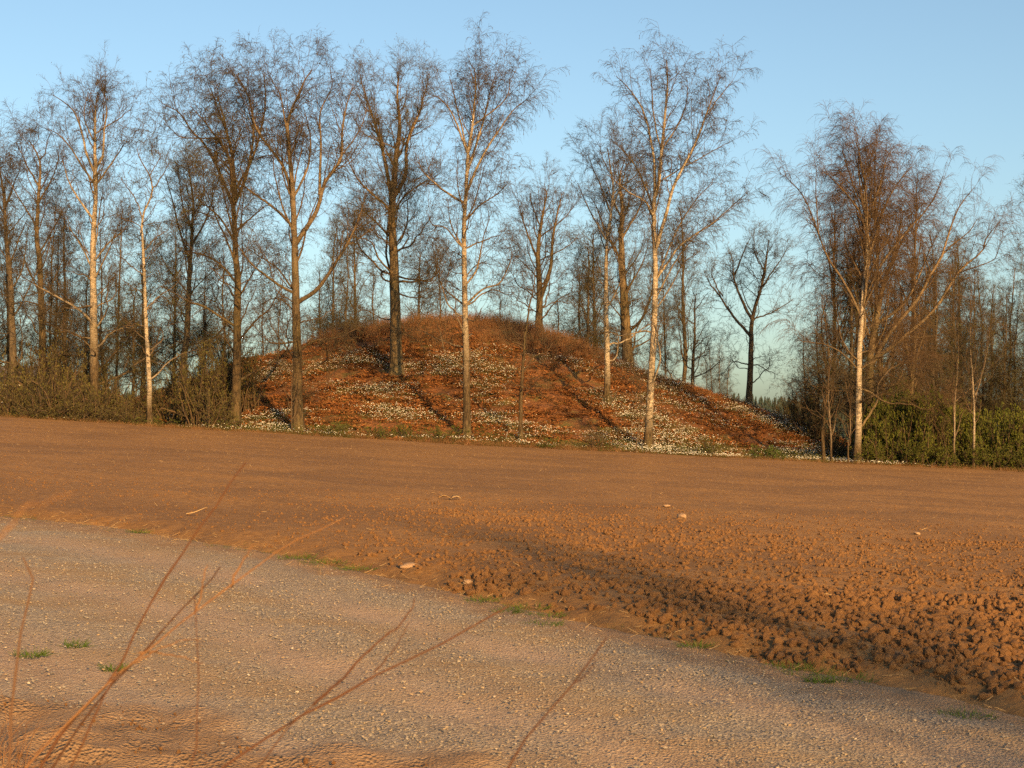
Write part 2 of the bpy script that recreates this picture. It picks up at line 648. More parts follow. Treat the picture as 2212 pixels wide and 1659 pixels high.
def build_ground():
    # the wide land: coarse, runs to the horizon, lies under every other sheet
    rs = np.concatenate([np.linspace(0, 140, 40), np.geomspace(150, 6000, 30)])
    th = np.linspace(0, 2 * math.pi, 97)
    X = rs[:, None] * np.sin(th)[None]
    Y = rs[:, None] * np.cos(th)[None]
    Z = plane(np.clip(X, -120, 120), np.clip(Y, -60, 220)) - 0.55 - 0.004 * np.clip(np.abs(X) - 60, 0, 500)
    ridge = 46 * np.exp(-((Y - 1750) / 420) ** 2) * (0.86 + 0.14 * np.sin(X / 260 + 2.0) + 0.06 * np.sin(X / 90)) * smooth(900, 1700, Y)
    ridge = ridge * np.where(X > -100, 1, 0.9)
    Z = np.where(np.hypot(X, Y) > 400, Z + 0, Z) + ridge + 6 * smooth(300, 1300, Y)
    o = obj('ground', mesh_from('ground', np.stack([X, Y, Z], -1).reshape(-1, 3), grid_faces(len(rs), len(th)), 4, M['land']))
    tag(o, 'brown low land running to the wooded ridge behind the mound', None, None, 'structure')
    global land_far
    rs_, th_ = rs, th

    def land_far(x, y):
        z = plane(np.clip(x, -120, 120), np.clip(y, -60, 220)) - 0.55 - 0.004 * np.clip(np.abs(x) - 60, 0, 500)
        rg = 46 * np.exp(-((y - 1750) / 420) ** 2) * (0.86 + 0.14 * np.sin(x / 260 + 2.0) + 0.06 * np.sin(x / 90)) * smooth(900, 1700, y)
        return z + rg * np.where(x > -100, 1, 0.9) + 6 * smooth(300, 1300, y)

    # gravel road with its clay verge
    X, Y = fan(1.2, 42, 230, 250)
    d = edge_d(X, Y)
    v = verge_d(X, Y)
    clay = smooth(-0.25, 0.25, v + 0.35 * fbm(X * 1.5, Y * 1.5, 21, 3))
    Z = plane(X, Y) + 0.012 * fbm(X * 2.2, Y * 2.2, 22, 4) + 0.008 * noise2(X * 14, Y * 14, 23)
    rut = np.sin((Y + 0.5 * X + 0.25 * fbm(X * 0.7, Y * 0.7, 24, 3)) * 9) * 0.5
    Z = Z + clay * (0.055 * np.abs(fbm(X * 2.2, Y * 3.0, 25, 4)) + 0.006 * rut + 0.035 * np.clip(1 - 5 * np.abs(noise2(X * 0.55, Y * 2.3 + 0.25 * noise2(X * 3, Y * 3, 35), 34)), 0, 1)) - 0.10 * smooth(-0.1, 1.0, d)
    Z = Z - 0.018 * wheel_track(X, Y)
    streak = smooth(0.25, 0.7, fbm((X + 0.62 * Y) * 1.5, (Y - 0.55 * X) * 0.10, 26, 3))
    near = smooth(-0.55, -0.1, d + 0.2 * fbm(X * 2, Y * 2, 27, 2))
    cl = np.clip(np.maximum(np.maximum(clay, streak * 0.25), near), 0, 1)
    o = obj('gravel_road', mesh_from('gravel_road', np.stack([X, Y, Z], -1).reshape(-1, 3), grid_faces(230, 250), 4, M['road'], {'clay': cl.ravel(), 'track': wheel_track(X, Y).ravel()}))
    tag(o, 'pale gravel road crossing the foreground', None, None, 'structure')
    global road_z

    def road_z(x, y):
        return plane(x, y) + 0.012 * fbm(x * 2.2, y * 2.2, 22, 4)

    # ploughed field: rough at the near edge, smoother towards the mound
    nr, nc = 350, 380
    X, Y = fan(5.0, 62, nr, nc)
    X[:, :] = X
    Z = field_z(X, Y)
    d = edge_d(X, Y)
    F = grid_faces(nr, nc)
    keep = (d.ravel()[F].max(1) > -0.45) & (Y.ravel()[F].min(1) < far_edge(X.ravel()[F[:, 0]]))
    F = F[keep]
    o = obj('field', mesh_from('field', np.stack([X, Y, Z], -1).reshape(-1, 3), F, 4, M['soil']))
    tag(o, 'bare brown ploughed field rising to the left', None, None, 'structure')

    # the mound and the strip of ground round its foot
    xs = np.linspace(-46, 50, 330)
    ys = np.concatenate([np.linspace(58.5, 86, 120), np.linspace(86.5, 130, 60)])
    X, Y = np.meshgrid(xs, ys)
    Z = land(X, Y) + 0.10 * fbm(X * 1.3, Y * 1.3, 31, 3) + 0.05 * noise2(X * 4, Y * 4, 33)
    edge = smooth(0, 3, X + 46) * smooth(0, 3, 50 - X) * smooth(0, 6, 130 - Y)
    Z = Z * edge + (1 - edge) * (plane(X, Y) - 0.9)
    Z = np.where(Y < 61, Z - 0.25, Z)
    h = mound_h(X, Y)
    gr = smooth(1.2, 0.1, h) * 0.35
    o = obj('mound', mesh_from('mound', np.stack([X, Y, Z], -1).reshape(-1, 3), grid_faces(len(ys), len(xs)), 4, M['mound'], {'green': gr.ravel()}))
    tag(o, 'round grassy burial mound with red brown dead bracken', None, None, 'structure')


_pl = sorted([tuple(ground_at(u, v, plane)[:2]) for u, v in [(820, 1106), (1100, 1140), (1500, 1182), (1900, 1188), (2250, 1192)]])
LX = np.array([q[0] for q in _pl])
LY = np.array([q[1] for q in _pl])


def rough_amount(x, y):
    """how cloddy the soil is: most at the road side and in the right-hand part"""
    d = edge_d(x, y)
    nearr = smooth(13, 1.0, d)
    band = smooth(-6, 3, x - 0.10 * (y - 10)) * smooth(42, 14, y)
    line = np.interp(x, LX, LY)
    wheel = np.exp(-((y - line + 0.5 * noise2(x * 0.6, 0.1, 48)) / 0.75) ** 2) * smooth(LX[0] - .3, LX[0] + 1, x)
    return np.clip(0.45 * wheel + 0.30 * nearr + 0.75 * nearr * smooth(-4, 3, x) + 0.55 * band, 0.05, 1.15)


def field_z(x, y):
    d = edge_d(x, y)
    r = rough_amount(x, y)
    z = plane(x, y) + (smooth(-0.35, 0.9, d + 0.1 * noise2(x * 3, y * 3, 40)) * 0.23 - 0.14)
    z = z + 0.03 * fbm(x * 0.25, y * 0.25, 41, 3)
    dd = smooth(0.1, 0.7, d)
    z = z + dd * (r * (0.015 * fbm(x * 2.2, y * 2.2, 42, 4) + 0.009 * np.abs(noise2(x * 8, y * 8, 45))) + 0.006 * noise2(x * 6, y * 6, 46))
    t = (y + 0.30 * x)
    z = z + 0.012 * np.sin(t * 2 * math.pi / 1.9 + noise2(x * 0.3, y * 0.3, 47)) * smooth(12, 24, y)
    return z


build_ground()


# ------------------------------------------------------------------ scattered cover (geometry nodes on a cloud of points)
STORE = bpy.data.collections.new('masters')       # never linked to the scene


def masters(name, meshes):
    c = bpy.data.collections.new(name)
    for i, me in enumerate(meshes):
        o = bpy.data.objects.new('%s_%02d' % (name, i), me)
        c.objects.link(o)
    return c


def scatter(name, label, pts, scale, rot, coll, n_kinds, parent=None):
    pts = np.asarray(pts, np.float32)
    N = len(pts)
    me = bpy.data.meshes.new(name)
    me.vertices.add(N)
    me.vertices.foreach_set('co', pts.ravel())
    a = me.attributes.new('sc', 'FLOAT_VECTOR', 'POINT')
    sc = np.asarray(scale, np.float32)
    if sc.ndim == 1:
        sc = np.repeat(sc[:, None], 3, 1)
    a.data.foreach_set('vector', np.ascontiguousarray(sc).ravel())
    a = me.attributes.new('rot', 'FLOAT_VECTOR', 'POINT')
    a.data.foreach_set('vector', np.ascontiguousarray(np.asarray(rot, np.float32)).ravel())
    a = me.attributes.new('kind_no', 'INT', 'POINT')
    a.data.foreach_set('value', rng.integers(0, n_kinds, N).astype(np.int32))
    o = obj(name, me, parent)
    tag(o, label, None, None, 'stuff')
    ng = bpy.data.node_groups.new(name, 'GeometryNodeTree')
    ng.interface.new_socket('Geometry', in_out='INPUT', socket_type='NodeSocketGeometry')
    ng.interface.new_socket('Geometry', in_out='OUTPUT', socket_type='NodeSocketGeometry')
    gi = ng.nodes.new('NodeGroupInput')
    go = ng.nodes.new('NodeGroupOutput')
    ci = ng.nodes.new('GeometryNodeCollectionInfo')
    ci.inputs['Collection'].default_value = coll
    ci.inputs['Separate Children'].default_value = True
    ci.inputs['Reset Children'].default_value = True
    ip = ng.nodes.new('GeometryNodeInstanceOnPoints')
    ip.inputs['Pick Instance'].default_value = True

    def na(nm, typ):
        nd = ng.nodes.new('GeometryNodeInputNamedAttribute')
        nd.data_type = typ
        nd.inputs['Name'].default_value = nm
        return nd.outputs['Attribute']
    L = ng.links.new
    L(gi.outputs[0], ip.inputs['Points'])
    L(ci.outputs[0], ip.inputs['Instance'])
    L(na('kind_no', 'INT'), ip.inputs['Instance Index'])
    L(na('sc', 'FLOAT_VECTOR'), ip.inputs['Scale'])
    e = ng.nodes.new('FunctionNodeEulerToRotation')
    L(na('rot', 'FLOAT_VECTOR'), e.inputs[0])
    L(e.outputs[0], ip.inputs['Rotation'])
    L(ip.outputs[0], go.inputs[0])
    md = o.modifiers.new('scatter', 'NODES')
    md.node_group = ng
    return o


_t = (1 + 5 ** 0.5) / 2
ICO_V = np.array([(-1, _t, 0), (1, _t, 0), (-1, -_t, 0), (1, -_t, 0), (0, -1, _t), (0, 1, _t), (0, -1, -_t), (0, 1, -_t), (_t, 0, -1), (_t, 0, 1), (-_t, 0, -1), (-_t, 0, 1)], float)
ICO_V /= np.linalg.norm(ICO_V[0])
ICO_F = [(0, 11, 5), (0, 5, 1), (0, 1, 7), (0, 7, 10), (0, 10, 11), (1, 5, 9), (5, 11, 4), (11, 10, 2), (10, 7, 6), (7, 1, 8), (3, 9, 4), (3, 4, 2), (3, 2, 6), (3, 6, 8), (3, 8, 9),
         (4, 9, 5), (2, 4, 11), (6, 2, 10), (8, 6, 7), (9, 8, 1)]


def ico(sub):
    v = [tuple(p) for p in ICO_V]
    f = list(ICO_F)
    for _ in range(sub):
        cache, nf = {}, []

        def mid(a, b):
            k = (min(a, b), max(a, b))
            if k not in cache:
                m = (np.array(v[a]) + np.array(v[b])) / 2
                v.append(tuple(m / np.linalg.norm(m)))
                cache[k] = len(v) - 1
            return cache[k]
        for a, b, c in f:
            ab, bc, ca = mid(a, b), mid(b, c), mid(c, a)
            nf += [(a, ab, ca), (b, bc, ab), (c, ca, bc), (ab, bc, ca)]
        f = nf
    return np.array(v), np.array(f)


def lump(name, mat, sub, seed, rough=0.28, flat=0.75, facet=False):
    r_ = np.random.default_rng(seed)
    v, f = ico(sub)
    d = np.ones(len(v))
    for _ in range(10):                                     # knock faces off
        n = r_.normal(size=3)
        n /= np.linalg.norm(n)
        cut = r_.uniform(0.50, 0.92)
        s = v @ n
        d = np.where(s > cut, np.minimum(d, cut / np.maximum(s, 1e-3)), d)
    v = v * (d * (1 + r_.normal(0, rough * 0.35, len(v))))[:, None]
    v = v * np.array([1.0, r_.uniform(0.65, 0.95), flat * r_.uniform(0.75, 1.1)])
    return mesh_from(name, v, f, 3, mat, None, not facet)


CLODS = [lump('clod', M['clod'], 1, 50 + i, 0.20, 0.8, True) for i in range(7)]
BIGCLODS = [lump('clod', M['clod'], 2, 70 + i, 0.20, 0.75, True) for i in range(6)]
STONES = [lump('stone', M['stone'], 0, 90 + i, 0.4, 0.6, True) for i in range(6)]


def rand_in_view(n, y0, y1, half=0.43, extra=1.0, power=2.0):
    u = rng.random(n)
    y = (y0 ** power + u * (y1 ** power - y0 ** power)) ** (1 / power)
    x = (rng.random(n) * 2 - 1) * (half * y + extra)
    return x, y


def rand_rot(n, full=True):
    r_ = rng.random((n, 3)) * 2 * math.pi
    if not full:
        r_[:, :2] = (rng.random((n, 2)) - 0.5) * 0.5
    return r_


def build_soil():
    X, Y, S = [], [], []
    for n, y0, y1, s0, s1 in [(90000, 6.5, 13, 0.004, 0.040), (110000, 13, 24, 0.004, 0.030), (60000, 24, 40, 0.006, 0.030), (30000, 40, 59.5, 0.009, 0.030)]:
        x, y = rand_in_view(n, y0, y1)
        r = rough_amount(x, y)
        d = edge_d(x, y)
        patch = 0.5 + 0.5 * fbm(x * 0.8, y * 0.8, 60, 3)
        k = (rng.random(n) < np.clip(r * 0.75, 0.07, 1) * np.clip(0.15 + 1.2 * patch, 0.1, 1.2)) & (d > 0.38 + 0.30 * fbm(x * 1.5, y * 1.5, 61, 2))
        x, y, r = x[k], y[k], r[k]
        s = (s0 + (s1 - s0) * rng.random(len(x)) ** 6.0) * (0.60 + 0.70 * r)
        X.append(x), Y.append(y), S.append(s)
    x, y, s = map(np.concatenate, (X, Y, S))
    z = field_z(x, y) + s * 0.15
    f = bpy.data.objects['field']
    scatter('soil_crumbs', 'loose clods of brown soil strewn over the ploughed field', np.stack([x, y, z], -1), s, rand_rot(len(x)), masters('soil_master', CLODS), len(CLODS))
    # the clods one can pick apart: along the right-hand road side
    n = 0
    tries = 0
    while n < 230 and tries < 9000:
        tries += 1
        yy = rng.uniform(7.0, 15)
        xx = rng.uniform(-0.15, 0.43) * yy
        d = float(edge_d(np.array(xx), np.array(yy)))
        if d < 0.5 or rng.random() > math.exp(-(d - 0.5) / 1.3) * (0.25 + 0.75 * float(smooth(0.5, 3.2, np.array(xx)))):
            continue
        s = rng.uniform(0.024, 0.056) * (0.75 + 0.45 * float(smooth(0.8, 3.5, np.array(xx))))
        o = obj('clod', BIGCLODS[n % len(BIGCLODS)], f)
        o.location = (xx, yy, float(field_z(np.array(xx), np.array(yy))) + s * 0.3)
        o.rotation_euler = tuple(rng.random(3) * 6.28)
        o.scale = (s, s * rng.uniform(0.8, 1.2), s * rng.uniform(0.8, 1.1))
        n += 1


def build_gravel():
    X, Y, S = [], [], []
    for n, y0, y1, s0, s1 in [(50000, 3.6, 7, 0.0025, 0.012), (80000, 7, 13, 0.0035, 0.014), (45000, 13, 24, 0.005, 0.016)]:
        x, y = rand_in_view(n, y0, y1)
        d = edge_d(x, y)
        v = verge_d(x, y)
        track = fbm((x + 0.62 * y) * 1.3, (y - 0.55 * x) * 0.12, 26, 3)
        p = np.clip(0.75 - 0.35 * track, 0.15, 1.0) * (1 - 0.72 * wheel_track(x, y)) * np.where(v > 0, 0.5, 1.0)
        k = (rng.random(n) < p) & (d < -0.12 + 0.2 * noise2(x * 2, y * 2, 64))
        x, y = x[k], y[k]
        X.append(x), Y.append(y), S.append(s0 + (s1 - s0) * rng.random(len(x)) ** 4.2)
    x, y, s = map(np.concatenate, (X, Y, S))
    z = road_z(x, y) + s * 0.25
    rr = rand_rot(len(x), False)
    scatter('gravel', 'grey and tan gravel lying loose on the road', np.stack([x, y, z], -1), s, rr, masters('gravel_master', STONES), len(STONES))
    road = bpy.data.objects['gravel_road']
    for k in range(110):
        yy = rng.uniform(4.2, 12)
        xx = rng.uniform(-0.40, 0.40) * yy
        if float(edge_d(np.array(xx), np.array(yy))) > -0.3:
            continue
        s = rng.uniform(0.010, 0.021)
        o = obj('stone', STONES[k % len(STONES)], road)
        o.location = (xx, yy, float(road_z(np.array(xx), np.array(yy))) + s * 0.3)
        o.rotation_euler = (rng.uniform(-.3, .3), rng.uniform(-.3, .3), rng.uniform(0, 6.28))
        o.scale = (s, s * 0.85, s * 0.8)


def strand_mesh(name, mat, n, h, spread, w, lean=0.3, curl=0.3, npt=4, seed=0, rad=0.15):
    """a tuft of thin tapering blades"""
    r_ = np.random.default_rng(seed)
    a = r_.random(n) * 2 * math.pi
    b = r_.random(n) ** 0.5 * rad
    L = h * r_.uniform(0.5, 1.0, n)
    dirs = np.stack([np.cos(a) * lean * r_.random(n) + r_.normal(0, lean * 0.3, n), np.sin(a) * lean * r_.random(n) + r_.normal(0, lean * 0.3, n), np.ones(n)], -1)
    dirs /= np.linalg.norm(dirs, axis=1, keepdims=True)
    P = np.zeros((n, npt, 3))
    P[:, 0] = np.stack([np.cos(a) * b, np.sin(a) * b, -0.03 * np.ones(n)], -1)
    dr = dirs.copy()
    for k in range(1, npt):
        dr = dr + r_.normal(0, curl * 0.5, (n, 3)) + np.array([0, 0, -curl * 0.35])
        dr /= np.linalg.norm(dr, axis=1, keepdims=True)
        P[:, k] = P[:, k - 1] + dr * (L / (npt - 1))[:, None]
    Rd = w * np.linspace(1, 0.25, npt)[None] * r_.uniform(0.7, 1.2, (n, 1))
    B = Buf()
    B.tubes(P, Rd, 3)
    return B.mesh(name, mat)


def leaf_quads(P, D, L, W, r_):
    """a pointed leaf (four corners, folded) at each P along D"""
    n = len(P)
    side = np.cross(D, r_.normal(size=(n, 3)))
    side /= np.linalg.norm(side, axis=1, keepdims=True) + 1e-9
    nrm = np.cross(D, side)
    a = P
    b = P + D * (L * 0.5)[:, None] + side * (W * 0.5)[:, None] + nrm * (W * 0.12)[:, None]
    c = P + D * L[:, None]
    d = P + D * (L * 0.5)[:, None] - side * (W * 0.5)[:, None] + nrm * (W * 0.12)[:, None]
    V = np.stack([a, b, c, d], 1).reshape(-1, 3)
    F = np.arange(4 * n).reshape(n, 4)
    return V, F


def frond_mesh(name, mat, seed, n=9, h=0.55):
    """a collapsed bundle of dead bracken fronds"""
    r_ = np.random.default_rng(seed)
    B = Buf()
    for k in range(n):
        a = r_.random() * 6.28
        P = [np.array([r_.normal(0, .1), r_.normal(0, .1), 0.0])]
        d = np.array([math.cos(a), math.sin(a), r_.uniform(0.25, 0.9)])
        L = h * r_.uniform(0.6, 1.3)
        for j in range(5):
            d = d / np.linalg.norm(d)
            P.append(P[-1] + d * L / 5)
            d = d + r_.normal(0, .18, 3) + np.array([0, 0, -0.32])
        P = np.array(P)
        P[:, 2] = np.maximum(P[:, 2], -0.02)
        B.tubes(P[None], np.linspace(0.008, 0.003, 6)[None], 3)
        t = np.repeat(np.linspace(0.25, 1, 8), 2)
        pos = np.stack([np.interp(t * 5, range(6), P[:, i]) for i in range(3)], -1)
        dd = r_.normal(size=(16, 3)) * 0.5 + np.array([math.cos(a), math.sin(a), 0]) * 0.5
        dd /= np.linalg.norm(dd, axis=1, keepdims=True)
        v, f = leaf_quads(pos, dd, (1.2 - t) * 0.26 * r_.uniform(.7, 1.2, 16), 0.05 * np.ones(16), r_)
        B.add(v, f, 4)
    return B.mesh(name, mat)


def flower_mesh(name, seed, n=7, spread=0.34):
    """a few open anemones above their divided leaves"""
    r_ = np.random.default_rng(seed)
    B = Buf()
    for k in range(n):
        c = np.array([r_.normal(0, spread), r_.normal(0, spread), r_.uniform(0.10, 0.17)])
        B.tubes(np.array([[c * np.array([.9, .9, 0]), c]]), np.array([[0.003, 0.003]]), 3, 1)
        tilt = np.array([r_.normal(0, .25), r_.normal(0, .25) - 0.55, 1.0])
        tilt /= np.linalg.norm(tilt)
        u = np.cross(tilt, [1, 0, 0])
        u /= np.linalg.norm(u)
        w = np.cross(tilt, u)
        an = np.arange(6) * math.pi / 3 + r_.random()
        D = np.cos(an)[:, None] * u + np.sin(an)[:, None] * w + tilt * 0.25
        v, f = leaf_quads(np.repeat(c[None], 6, 0), D / np.linalg.norm(D, axis=1, keepdims=True), np.full(6, 0.026), np.full(6, 0.017), r_)
        B.add(v, f, 4, None, 0)
    m = n * 3
    P = np.stack([r_.normal(0, spread, m), r_.normal(0, spread, m), r_.uniform(0.02, 0.09, m)], -1)
    D = np.stack([r_.normal(0, 1, m), r_.normal(0, 1, m), r_.uniform(0, .8, m)], -1)
    D /= np.linalg.norm(D, axis=1, keepdims=True)
    v, f = leaf_quads(P, D, r_.uniform(.04, .07, m), r_.uniform(.02, .035, m), r_)
    B.add(v, f, 4, None, 1)
    return B.mesh(name, [M['petal'], M['herb']])


def herb_mesh(name, seed, n=45, spread=0.22, h=0.3, mat='herb'):
    r_ = np.random.default_rng(seed)
    B = Buf()
    P = np.stack([r_.normal(0, spread, n), r_.normal(0, spread, n), r_.random(n) ** 1.3 * h], -1)
    D = np.stack([r_.normal(0, 1, n), r_.normal(0, 1, n), r_.uniform(0, 1.5, n)], -1)
    D /= np.linalg.norm(D, axis=1, keepdims=True)
    v, f = leaf_quads(P, D, r_.uniform(.05, .10, n), r_.uniform(.025, .045, n), r_)
    B.add(v, f, 4)
    return B.mesh(name, M[mat])


def build_mound_cover():
    def spots(n, x0=-26, x1=24, y0=60.7, y1=92):
        x = rng.uniform(x0, x1, n)
        y = rng.uniform(y0, y1, n)
        return x, y
    # dead bracken lying over the slope
    x, y = spots(9000)
    h = mound_h(x, y)
    p = smooth(0.1, 0.6, 0.5 + 0.5 * fbm(x * 0.45, y * 0.45, 80, 3)) * smooth(0.0, 0.6, h)
    k = rng.random(len(x)) < p
    x, y = x[k], y[k]
    sc = rng.uniform(0.6, 1.35, len(x))
    rr = rand_rot(len(x), False)
    rr[:, :2] *= 0.6
    scatter('dead_bracken', 'red brown dead bracken lying over the mound', np.stack([x, y, land(x, y)], -1), np.stack([sc, sc, sc * 0.62], -1), rr,
            masters('bracken_master', [frond_mesh('frond', M['bracken'], 300 + i) for i in range(5)]), 5)
    # white anemones in drifts
    x, y = spots(46000)
    h = mound_h(x, y)
    drift = fbm(x * 0.22, (y + 0.3 * x) * 0.30, 82, 5)
    fine_ = fbm(x * 1.2, y * 1.6, 83, 2)
    right = smooth(6, 16, x)
    p = smooth(-0.10, 0.50, drift + 0.25 * fine_ + 0.22 * right + 0.16 * smooth(3.4, 1.0, h) - 0.10) * smooth(5.9, 4.2, h + 0.5 * noise2(x * 0.4, y * 0.4, 84))
    p = p * np.where(x < -14, 0.35, 1.0) * smooth(-22, -14, x)
    grassband = smooth(4.4, 5.2, h)
    p = p * (1 - grassband * 0.9) * smooth(19, 15.5, x) * (1 - 0.75 * smooth(0.5, 0.1, h) * smooth(-2, -6, x))
    k = rng.random(len(x)) < p * 0.62
    x, y = x[k], y[k]
    scatter('anemones', 'drifts of small white wood anemones flowering on the mound', np.stack([x, y, land(x, y) + 0.04], -1), rng.uniform(0.8, 1.3, len(x)),
            np.stack([np.zeros(len(x)), np.zeros(len(x)), rng.random(len(x)) * 6.28], -1), masters('anemone_master', [flower_mesh('flower', 320 + i) for i in range(5)]), 5)
    # low green herbs, thick at the foot
    x, y = spots(14000)
    h = mound_h(x, y)
    p = 0.14 + 0.30 * smooth(1.1, 0.15, h)
    p = p * smooth(-0.1, 0.45, fbm(x * 0.45, y * 0.45, 85, 3) + 0.12)
    k = rng.random(len(x)) < p
    x, y = x[k], y[k]
    sc = rng.uniform(0.6, 1.25, len(x)) * (0.75 + 0.5 * smooth(0.8, 0.2, mound_h(x, y)))
    scatter('herbs', 'low green spring herbs at the foot of the mound', np.stack([x, y, land(x, y)], -1), sc,
            np.stack([np.zeros(len(x)), np.zeros(len(x)), rng.random(len(x)) * 6.28], -1), masters('herb_master', [herb_mesh('herb', 340 + i) for i in range(4)]), 4)
    # tall withered grass on the top and down the right shoulder
    x, y = spots(15000, -20, 20, 64, 100)
    h = mound_h(x, y)
    shoulder = smooth(2.6, 4.2, h + 0.10 * (x - 4) + 0.5 * fbm(x * 0.3, y * 0.3, 87, 2)) * (x > 3)
    top = smooth(4.5, 5.6, h + 0.5 * fbm(x * 0.25, y * 0.25, 88, 3))
    p = np.maximum(top, shoulder * 0.55 * smooth(72, 78, y))
    k = rng.random(len(x)) < p * 0.95
    x, y = x[k], y[k]
    h = mound_h(x, y)
    sc = rng.uniform(0.5, 1.15, len(x)) * (0.55 + 0.45 * smooth(4.0, 5.5, h))
    scatter('withered_grass', 'tall withered red brown grass along the crest of the mound', np.stack([x, y, land(x, y)], -1), sc,
            np.stack([rng.normal(0, .1, len(x)), rng.normal(0, .1, len(x)), rng.random(len(x)) * 6.28], -1),
            masters('withered_grass_master', [strand_mesh('blade', M['dry_grass'], 16, 0.95, 0.3, 0.0065, 0.35, 0.22, 4, 360 + i, 0.22) for i in range(5)]), 5)
    # rough grass along the field edge
    x = rng.uniform(-26, 26, 5200)
    y = far_edge(x) + rng.uniform(0.0, 1.3, len(x))
    k = rng.random(len(x)) < 0.4 + 0.5 * fbm(x * 0.5, y, 89, 2)
    x, y = x[k], y[k]
    scatter('verge_grass', 'rough grass along the far edge of the field', np.stack([x, y, land(x, y)], -1), rng.uniform(0.5, 1.1, len(x)),
            np.stack([np.zeros(len(x)), np.zeros(len(x)), rng.random(len(x)) * 6.28], -1),
            masters('verge_master', [strand_mesh('blade', M['herb' if i == 0 else 'dry_grass'], 18, 0.34, 0.2, 0.005, 0.6, 0.4, 4, 380 + i, 0.15) for i in range(4)]), 4)


def build_far_forest():
    def conifer(seed, kind):
        r_ = np.random.default_rng(seed)
        B = Buf()
        n = 13
        H = 18.0
        V = []
        for i in range(11):                              # ragged whorls
            z0 = H * (0.10 + 0.083 * i)
            rad = 3.6 * (1 - i / 11.5) ** (0.8 if kind else 0.55) * r_.uniform(.8, 1.15)
            an = np.arange(n) / n * 6.283 + r_.random()
            rr = rad * r_.uniform(.55, 1.15, n)
            ring = np.stack([np.cos(an) * rr, np.sin(an) * rr, z0 - 0.35 * rr + r_.normal(0, .2, n)], -1)
            top = np.array([[0, 0, z0 + 2.4]])
            v = np.vstack([ring, top])
            f = np.stack([np.arange(n), (np.arange(n) + 1) % n, np.full(n, n)], -1)
            B.add(v, f, 3)
        B.tubes(np.array([[[0, 0, 0], [0, 0, H * .96]]]), np.array([[0.25, 0.04]]), 4)
        return B.mesh('conifer', M['conifer'], False)
    n = 7000
    y = rng.uniform(900, 1800, n)
    x = rng.uniform(-0.45, 0.45, n) * y
    z = land_far(x, y)
    scatter('forest', 'dark conifer forest covering the distant ridge', np.stack([x, y, z - 0.5], -1), rng.uniform(0.45, 1.0, n),
            np.stack([np.zeros(n), np.zeros(n), rng.random(n) * 6.28], -1), masters('conifer_master', [conifer(400 + i, i % 2) for i in range(4)]), 4)


def build_verge_crumbs():
    x, y = rand_in_view(16000, 3.6, 8)
    v = verge_d(x, y)
    k = rng.random(len(x)) < smooth(-0.15, 0.5, v + 0.3 * fbm(x * 1.5, y * 1.5, 21, 3)) * (0.25 + 0.6 * smooth(0, .5, fbm(x * 2, y * 3, 66, 2)))
    x, y = x[k], y[k]
    s = 0.003 + 0.013 * rng.random(len(x)) ** 4
    z = road_z(x, y) + s * 0.2 + 0.055 * np.abs(fbm(x * 2.2, y * 3.0, 25, 4))
    scatter('verge_crumbs', 'crumbs of brown clay on the near road verge', np.stack([x, y, z], -1), s, rand_rot(len(x)), bpy.data.collections['soil_master'], len(CLODS))


build_soil()
build_verge_crumbs()
build_gravel()
build_mound_cover()
build_far_forest()
# ------------------------------------------------------------------ trees
UP = np.array([0, 0, 1.0])


RSCALE = 0.78
DENS = 0.95


def unit(a):
    return a / (np.linalg.norm(a, axis=-1, keepdims=True) + 1e-9)


def sample(P, idx, t):
    """points and tangents of polylines P[idx] at t (0..1)"""
    n = P.shape[1]
    s = t * (n - 1)
    k = np.clip(s.astype(int), 0, n - 2)
    f = (s - k)[:, None]
    a, b = P[idx, k], P[idx, k + 1]
    return a * (1 - f) + b * f, unit(b - a)


def grow(pos, d0, L, npt, wig, up, droop, r_, flat=0.0):
    """polylines that start at pos along d0; up lifts them evenly, droop bends them down towards the tip"""
    N = len(pos)
    P = np.empty((N, npt, 3))
    P[:, 0] = pos
    d = unit(d0)
    st = (L / (npt - 1))[:, None]
    for k in range(1, npt):
        d = unit(d + r_.normal(0, wig, (N, 3)) + UP * (up - droop * (k / (npt - 1)) * 1.0))
        P[:, k] = P[:, k - 1] + d * st
    return P


def spawn(P, Rd, count, t0, t1, ang, L, npt, wig, up, droop, r_, rmul=0.5, rmin=0.004, weight=None, tipthin=0.35, Lpow=0.5):
    """children along the polylines P; returns points, radii and the parent's number"""
    N = P.shape[0]
    if N == 0 or count <= 0:
        return np.zeros((0, npt, 3)), np.zeros((0, npt)), np.zeros(0, int)
    ln = np.linalg.norm(np.diff(P, axis=1), axis=2).sum(1)
    w = ln if weight is None else weight
    idx = r_.choice(N, size=count, p=w / w.sum())
    t = t0 + (t1 - t0) * r_.random(count) ** 0.72
    pos, tan = sample(P, idx, t)
    perp = unit(np.cross(tan, r_.normal(size=(count, 3))))
    a = np.radians(r_.normal(ang, 10, count))[:, None]
    d = tan * np.cos(a) + perp * np.sin(a)
    LL = L * r_.uniform(0.55, 1.25, count) * (1.1 - Lpow * t)
    if weight is None:
        LL = LL * np.clip(ln[idx] / np.median(ln), 0.5, 1.6) ** 0.5
    Q = grow(pos, d, LL, npt, wig, up, droop, r_)
    rp = Rd[idx, np.clip((t * (P.shape[1] - 1)).astype(int), 0, P.shape[1] - 1)]
    r0 = np.maximum(rp * rmul * r_.uniform(.7, 1.1, count), rmin)
    RR = r0[:, None] * np.linspace(1, tipthin, npt)[None]
    return Q, np.maximum(RR, rmin * 0.6), idx


